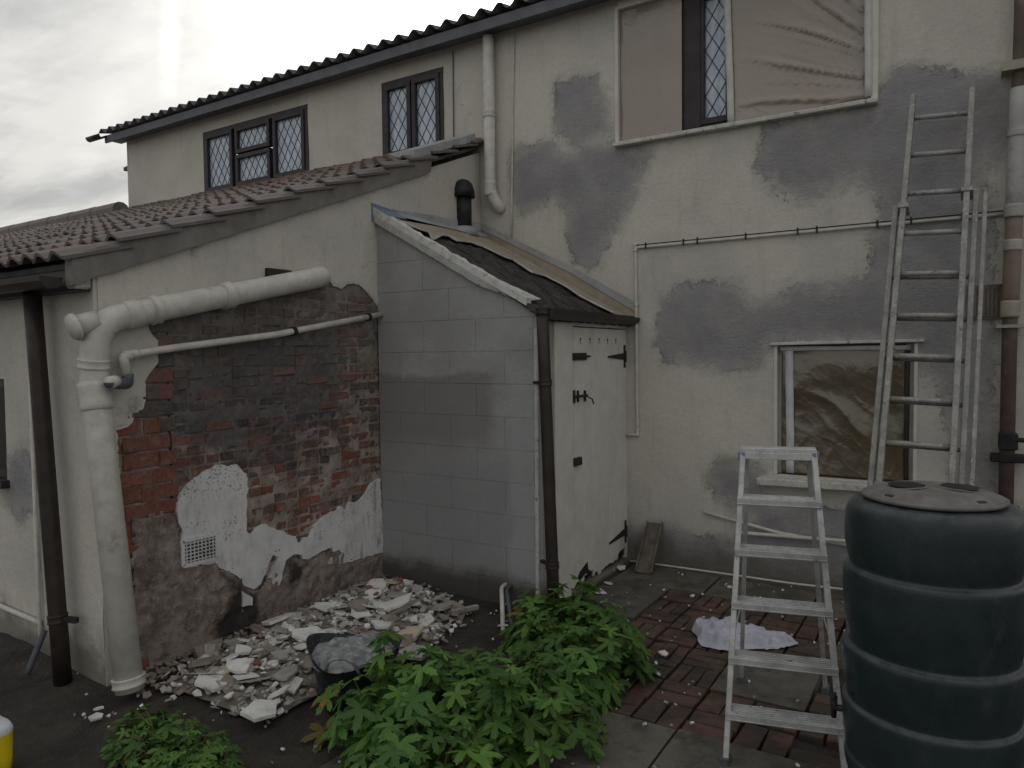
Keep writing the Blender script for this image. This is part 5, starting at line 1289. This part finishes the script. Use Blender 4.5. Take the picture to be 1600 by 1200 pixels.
# broken plaster
def frag(bm, c, r, th, rot, rgx, n=None, asp=1):
    n = n or rgx.randint(4, 7); base = rgx.uniform(0, 6.28); pts = []
    for k in range(n):
        a_ = base+2*math.pi*(k+rgx.uniform(-.28, .28))/n; rr = r*rgx.uniform(.65, 1.15); pts.append((rr*math.cos(a_)*asp, rr*math.sin(a_)/asp))
    pts = ragged(pts, r*.5, r*.045, None, rgx.randint(0, 999)) if r > .03 else pts
    sheet(bm, pts, lambda u, v, w: Vector(c)+rot @ Vector((u, v, w-th/2)), th)
rg = random.Random(77)
def rrot(rgx, t=.5): return Matrix.Rotation(rgx.uniform(-t, t), 3, 'X') @ Matrix.Rotation(rgx.uniform(-t, t), 3, 'Y') @ Matrix.Rotation(rgx.uniform(0, 6.28), 3, 'Z')
big = [(620, 945, .15, 'plaster_white', 'largest pale slab of plaster lying near the top of the rubble heap', .25), (330, 1068, .13, 'plaster_white', 'broad white slab of plaster at the lower left of the rubble heap', .15), (433, 970, .11, 'plaster_white', 'rounded pale slab of plaster leaning near the brick wall', .35),
       (480, 992, .11, 'plaster_white', 'long flat pale slab of plaster in the middle of the rubble heap', .3), (560, 950, .10, 'plaster_brown', 'brown-backed slab of plaster lying left of the largest pale slab', .25), (640, 992, .10, 'plaster_cream', 'yellowish triangular piece of plaster on the right of the rubble heap', .3),
       (595, 978, .08, 'plaster_white', 'white piece of plaster just below the largest slab', .2), (380, 1018, .075, 'plaster_white', 'pointed white shard of plaster on the left of the rubble heap', .4), (410, 1112, .10, 'plaster_white', 'white angular piece at the very front edge of the rubble heap', .1), (375, 1043, .07, 'plaster_white', 'small bright slab of plaster in the left part of the heap', .3), (690, 950, .11, 'plaster_grey', 'grey slab of plaster at the right end of the rubble heap', .2), (505, 948, .06, 'plaster_white', 'small white flake of plaster near the wall behind the tub', .3), (322, 1035, .09, 'plaster_brown', 'brown-backed chunk of render at the left of the heap', .3), (650, 1022, .11, 'plaster_grey', 'pale flat slab at the right front edge of the heap', .05)]
for (px, py, r_, mt, lab, tl_) in big:
    p = at(px, py, 'z', .10); zz = hz_(p.x, p.y)+.045; p = at(px, py, 'z', zz); bm = bmesh.new(); frag(bm, (max(p.x, .1), p.y, zz+.01), r_, .018, rrot(rg, tl_), rg, rg.randint(4, 6)); tag(obj('plaster_slab', bm, M[mt], None), lab, 'plaster slab', 'broken plaster slabs in the heap')
cnt = 0; inner = []
while cnt < 170:
    x, y = rg.uniform(.04, 1.5), rg.uniform(-3.85, -1.3)
    d0 = float(sdf(np.array([(x, y)]), shp)[0])
    if d0 < .02: continue
    cnt += 1; r_ = rg.uniform(.035, .14)*(1 if rg.random() < .5 else .6); z_ = hz_(x, y)+rg.uniform(.005, .05); bm = bmesh.new(); frag(bm, (x, y, z_), r_, rg.uniform(.006, .014), rrot(rg, .38), rg, asp=rg.uniform(.75, 1.3))
    fm = rg.choices(['white', 'grey', 'brown', 'cream'], [5, 3.5, 3, .4])[0]; where = 'near the wall' if x < .35 else ('at its outer edge' if d0 < .12 else 'in its middle')
    side = 'by the outhouse' if y > -2.2 else ('by the soil pipe' if y < -3.1 else 'behind the tub'); sz = 'small' if r_ < .05 else 'hand-sized'
    tag(obj('plaster_fragment', bm, M['plaster_'+fm], None), f'{sz} {fm} plaster fragment in the rubble heap, {where}, {side}', 'plaster fragment', f'{sz} {fm} fragments {where} {side}')
for mt, N, nm, lab in (('plaster_grey', 1100, 'rubble_crumbs', 'small grey plaster crumbs filling the rubble heap'), ('plaster_white', 520, 'plaster_crumbs', 'small white plaster chips scattered over the rubble heap and yard'), ('plaster_brown', 700, 'mortar_crumbs', 'brown mortar crumbs along the foot of the brick wall')):
    bm = bmesh.new(); k = 0
    while k < N:
        if mt != 'plaster_brown' and rg.random() < (.68 if mt == 'plaster_white' else .90):
            x, y = rg.uniform(.03, 1.55), rg.uniform(-3.9, -1.2); d0 = float(sdf(np.array([(x, y)]), shp)[0])
            if d0 < -.10*rg.random()**2: continue
            z_ = max(.008, hz_(x, y)+rg.uniform(0, .035)); r_ = rg.uniform(.008, .032)
        elif mt == 'plaster_brown':
            y = rg.uniform(-3.85, -1.5); x = .03+abs(rg.gauss(0, .22)); z_ = .015+max(0, hz_(x, y)-.01)+.02*rg.random(); r_ = rg.uniform(.006, .03)
            if x > 1.5: continue
        else:
            x, y = rg.uniform(-.3, 3.8), rg.uniform(-4.3, -.1); z_ = .012; r_ = rg.uniform(.004, .013)
            if x < .05 and y > -L: continue
        k += 1; frag(bm, (x, y, z_), r_, rg.uniform(.004, .014), rrot(rg, .6), rg, rg.randint(4, 5))
    tag(obj(nm, bm, M[mt], None), lab, 'rubble', kind='stuff')
for k in range(16):
    x, y = rg.uniform(.05, .9), rg.uniform(-3.75, -1.6)
    if float(sdf(np.array([(x, y)]), shp)[0]) < 0: continue
    bm = bmesh.new(); frag(bm, (x, y, hz_(x, y)+.03), rg.uniform(.02, .045), .03, rrot(rg, .7), rg, 5); tag(obj('brick_fragment', bm, M['brick_mid'], None), 'broken red-brown lump of brick lying in the plaster rubble heap', 'brick fragment', 'red-brown brick lumps in the heap')
# white chips by the door and on the paving
chips = [(970, 888, .055, 'upright white flake of paint at the foot of the outhouse door'), (950, 912, .045, 'white paint flake on the ground in front of the outhouse door'), (935, 925, .06, 'flat white flake below the outhouse door'), (921, 926, .03, 'small round white flake near the plant and outhouse door'), (1036, 1022, .03, 'white stone chip on the brick paving left of the cloth'), (1140, 918, .025, 'white flake beside the cable at the wall behind the stepladder'), (1082, 932, .022, 'small white flake on the slabs behind the cloth'), (150, 1122, .04, 'white chip on the dark ground left of the small plant'), (155, 1108, .025, 'small pale chip on the dark ground near the soil pipe foot'), (787, 978, .045, 'white chip under the two short pipes at the outhouse base')]
for (px, py, r_, lab) in chips:
    p = at(px, py, 'z', .015); bm = bmesh.new(); frag(bm, (p.x, p.y, .02), r_, .010, rrot(rg, .25), rg, 5); tag(obj('paint_flake', bm, M['plaster_white'], None), lab, 'paint flake', 'white flakes on the ground')
# batten stub by the heap, plank against the wall
bm = bmesh.new(); a_ = at(705, 957, 'z', .05); b2_ = at(747, 948, 'z', .05); beam(bm, a_, b2_, .035, .03); tag(obj('wooden_batten', bm, M['plaster_grey'], None, bevel=.003), 'short pale batten lying at the right end of the rubble heap', 'batten')
pk = empty('plank', (1.75, -.3, 0), label='short old timber channel leaning on the house wall right of the outhouse door', cat='plank')
pb = at(1006, 898, 'z', .0); pt = at(1024, 818, 'y', -.05); sd_ = Vector((1, .15, 0)).normalized()
nn_ = (pt-pb).normalized().cross(sd_).normalized()
bm = bmesh.new(); beam(bm, pb+Vector((0, 0, .01)), pt, .13, .02, nn_); obj('board', bm, M['wood_old'], pk, bevel=.002)
for s in (-1, 1):
    bm = bmesh.new(); beam(bm, pb+sd_*.065*s+nn_*.018*(1 if nn_.y < 0 else -1)+Vector((0, 0, .01)), pt+sd_*.065*s+nn_*.018*(1 if nn_.y < 0 else -1), .014, .05, nn_); obj('side_strip', bm, M['wood_old'], pk, bevel=.002)
# crumpled cloth
cc_ = (at(1070, 985, 'z', .03)+at(1240, 1002, 'z', .03))/2; cdir = (at(1240, 1002, 'z', .03)-at(1070, 985, 'z', .03)); cl_ = cdir.length; cdir.normalize(); cp_ = Vector((-cdir.y, cdir.x, 0))
nu, nv2 = 130, 76; co = []; rgc = random.Random(9); caps = []
for k in range(30):
    r0_ = math.sqrt(rgc.random())*.78; t0_ = rgc.uniform(0, 6.28); px_, py_ = r0_*math.cos(t0_)*.40, r0_*math.sin(t0_)*.15
    an = rgc.gauss(0, .8)+(.0 if k % 2 else .6); ln = rgc.uniform(.03, .13); dx_, dy_ = math.cos(an)*ln, math.sin(an)*ln*.7
    caps.append((px_-dx_, py_-dy_, px_+dx_, py_+dy_, rgc.uniform(.014, .034), (1-r0_)*.055*rgc.uniform(.5, 1.2)-px_*.05))
def cap_h(x, y):
    wv = noise.noise_vector(Vector((x*9, y*9, 3)))*.018; x += wv.x; y += wv.y; best = 0
    for (ax_, ay_, bx_, by_, r_, b0) in caps:
        ex, ey = bx_-ax_, by_-ay_; t = max(0, min(1, ((x-ax_)*ex+(y-ay_)*ey)/(ex*ex+ey*ey))); dd = math.hypot(x-ax_-ex*t, y-ay_-ey*t)
        if dd < r_*1.6: best = max(best, b0*1.5+r_*1.55*math.sqrt(max(0, 1-(dd/(r_*1.6))**2)))
    return best
for i in range(nu+1):
    for j in range(nv2+1):
        u, v = i/nu*2-1, j/nv2*2-1
        rr = max(abs(u), abs(v)); th = math.atan2(v, u); edge_ = .86+.16*noise.noise(Vector((math.cos(th)*1.6, math.sin(th)*1.6, 4)))+.06*math.sin(th*3+1)+.03*math.sin(th*7)
        k = rr/(math.sqrt(u*u+v*v)+1e-6) if rr > 0 else 1; uu, vv = u*k*edge_, v*k*edge_
        x_, y_ = uu*cl_*.53, vv*.215*(1.15-.35*uu)
        hgt = .012+cap_h(x_, y_)*min(1, (1-rr)*9+.1)+.006*noise.noise(Vector((x_*40, y_*40, 1)))
        co.append(tuple(Vector((cc_.x, cc_.y, .004))+cdir*x_+cp_*y_+Vector((0, 0, hgt))))
fc = [(i*(nv2+1)+j, (i+1)*(nv2+1)+j, (i+1)*(nv2+1)+j+1, i*(nv2+1)+j+1) for i in range(nu) for j in range(nv2)]
me = bpy.data.meshes.new('cloth'); me.from_pydata(co, [], fc); tag(link_mesh('cloth', me, M['cloth'], None, True), 'crumpled pale grey cloth lying on the brick paving behind the stepladder', 'cloth')
# yellow and white sack at the lower left edge
sk = empty('sack', (.02, -4.5, 0), label='yellow and white plastic sack at the lower left corner of the yard', cat='sack')
a0 = at(28, 1142, 'z', .22); 
bm = bmesh.new(); n = 16; co = []
sc_ = Vector((a0.x-.30, a0.y-.12, 0)); 
def sack_ring(z_, s_): return [bm.verts.new(sc_+Vector((.27*s_*math.copysign(abs(math.cos(2*math.pi*k/24))**.5, math.cos(2*math.pi*k/24)), .15*s_*math.copysign(abs(math.sin(2*math.pi*k/24))**.6, math.sin(2*math.pi*k/24)), z_))+noise.noise_vector(Vector((k*.6, z_*9, 1)))*.012) for k in range(24)]
rs_ = [sack_ring(z_, s_) for z_, s_ in ((0, .9), (.04, 1.02), (.10, 1.04), (.16, 1.02), (.20, 1.0))]
for a_, b2_ in zip(rs_, rs_[1:]):
    for k in range(24): bm.faces.new((a_[k], a_[(k+1) % 24], b2_[(k+1) % 24], b2_[k]))
bm.faces.new(rs_[0][::-1]); obj('sack_body', bm, M['yellow'], sk, True)
bm = bmesh.new(); rs_ = [sack_ring(z_, s_) for z_, s_ in ((.199, 1.0), (.22, 1.0), (.235, .94), (.24, .5))]
for a_, b2_ in zip(rs_, rs_[1:]):
    for k in range(24): bm.faces.new((a_[k], a_[(k+1) % 24], b2_[(k+1) % 24], b2_[k]))
bm.faces.new(rs_[-1]); obj('sack_top', bm, M['bag_white'], sk, True)

# ---------------------------------------------------------------- plants
def leaf_mesh(seed, tone=0):
    rgx = random.Random(seed); rim = []
    lobes = 5; spread = math.radians(300)
    for L_ in range(lobes):
        a_ = -spread/2+spread*(L_+.5)/lobes; ln = (1.0, .92, .74)[abs(L_-2)]*rgx.uniform(.9, 1.08); hw = spread/lobes/2
        for (da, rr) in ((-.98, .30), (-.70, .62), (-.60, .60), (-.48, .84), (-.30, .80), (0, 1.0), (.30, .80), (.48, .84), (.60, .60), (.70, .62)):
            r_ = rr*ln; a2 = a_+da*hw*(1.0 if rr < .5 else .88); rim.append((a2, r_))
    rim.append((spread/2, .28))
    verts = [(0, 0, 0)]
    cup = rgx.uniform(-.1, .25)
    for a2, r_ in rim:
        x, y = r_*math.sin(a2), r_*math.cos(a2); z_ = -.22*r_*r_+.06*math.sin(a2*5+seed)*r_+cup*.2*r_
        verts.append((x, y, z_))
    nmid = len(verts); n = len(rim)
    faces = [(0, k+1, k+2) for k in range(n-1)]
    me = bpy.data.meshes.new('leaf'); me.from_pydata([(x, y+.0, z_) for x, y, z_ in verts], [], faces)
    a3 = me.attributes.new('tone', 'FLOAT', 'POINT'); a3.data.foreach_set('value', np.full(len(verts), tone, np.float32))
    me.materials.append(M['leaf']); return me
leaves = [leaf_mesh(k) for k in range(7)]
def plant(name, blobs, n_leaf, n_extra, label, size, seed):
    rgx = random.Random(seed); c0_ = blobs[0]; root = empty(name, (c0_[0], c0_[1], 0), label=label, cat='plant', group=None)
    vol = [b_[3]*b_[4] for b_ in blobs]; st_ = bmesh.new(); L_ = []
    for q in range(n_leaf+n_extra):
        b_ = rgx.choices(blobs, vol)[0]; cx, cy, h, rx, ry = b_[:5]
        while True:
            u, v = rgx.uniform(-1, 1), rgx.uniform(-1, 1)
            if u*u+v*v < 1: break
        rr = math.sqrt(u*u+v*v); topz = h*math.sqrt(max(0, 1-rr**2.6))*(1+.45*noise.noise(Vector((cx+u*rx, cy+v*ry, 0))*6))
        depth = rgx.random()**2.2 if q < n_leaf else rgx.random()**1.0
        z_ = max(.03, topz*(1-.75*depth)+rgx.uniform(-.05, .06)); x, y = cx+u*rx, cy+v*ry
        L_.append((Vector((x, y, z_)), u, v, rr, depth, b_))
    # nearest the top show largest
    L_.sort(key=lambda t: t[4]+.0*t[3]); ex_v, ex_f, ex_t = [], [], []
    for q, (p, u, v, rr, depth, b_) in enumerate(L_):
        s = size*(rgx.uniform(.42, .8) if rgx.random() < .5 else rgx.uniform(.8, 1.3)); out = Vector((u*.55, v*.55, 0)) + Vector((rgx.uniform(-.45, .45), rgx.uniform(-.45, .45), 1))
        out.normalize(); tdir_ = Vector((u+rgx.uniform(-.8, .8), v+rgx.uniform(-.8, .8), 0)); tdir_ = (tdir_-out*tdir_.dot(out)).normalized()
        m3 = Matrix((tdir_.cross(out), tdir_, out)).transposed(); mt4 = Matrix.LocRotScale(p, m3.to_quaternion(), (s, s, s))
        me = rgx.choice(leaves)
        if q < n_leaf:
            o = bpy.data.objects.new('leaf', me); COL.objects.link(o); o.parent = root; o.matrix_parent_inverse = world_of(root).inverted(); o.matrix_basis = mt4
        else:
            base = len(ex_v); ex_v += [tuple(mt4 @ v_.co) for v_ in me.vertices]; ex_f += [tuple(base+i for i in f_.vertices) for f_ in me.polygons]; ex_t += [rgx.random()]*len(me.vertices)
        if q % 3 != 0:
            g0 = Vector((b_[0]+u*b_[3]*.45, b_[1]+v*b_[4]*.45, 0)); mid = p.lerp(g0, .45)+Vector((0, 0, .05))
            tube(st_, [g0, mid, p], [.005, .0035, .0022], 4, False)
    me = bpy.data.meshes.new('foliage'); me.from_pydata(ex_v, [], ex_f); a3 = me.attributes.new('tone', 'FLOAT', 'POINT'); a3.data.foreach_set('value', np.array(ex_t, np.float32))
    o = link_mesh('foliage', me, M['leaf'], root); o.matrix_parent_inverse = world_of(root).inverted(); tag(o, kind='stuff')
    tag(obj('stems', st_, M['stem'], root), kind='stuff')
plant('leafy_plant', [(2.13, -2.14, .36, .44, .38), (2.33, -2.38, .28, .33, .32), (1.93, -2.07, .28, .33, .30), (2.24, -2.62, .20, .32, .28), (2.02, -1.92, .46, .12, .12), (2.30, -2.2, .42, .14, .12)], 270, 330, 'right-hand clump of bright green lobed leaves beside the brick paving', .108, 1)
plant('leafy_plant', [(2.02, -3.22, .33, .42, .42), (2.34, -3.10, .29, .38, .38), (1.88, -3.50, .33, .33, .34), (2.18, -3.70, .26, .4, .3), (1.72, -3.16, .25, .22, .24), (1.62, -3.46, .26, .20, .22), (2.05, -3.05, .44, .13, .13), (2.35, -3.35, .40, .12, .14), (1.75, -3.40, .42, .12, .12)], 290, 380, 'large clump of bright green lobed leaves in front of the black tub', .104, 2)
plant('leafy_plant', [(1.02, -4.12, .14, .40, .20), (1.30, -4.16, .12, .3, .16), (.80, -4.12, .10, .2, .15)], 150, 260, 'low dark clump of green leaves at the bottom left foreground', .062, 3)
plant('leafy_plant', [(1.52, -1.98, .26, .05, .05)], 1, 0, 'single broad green leaf standing alone left of the main clump', .10, 5)
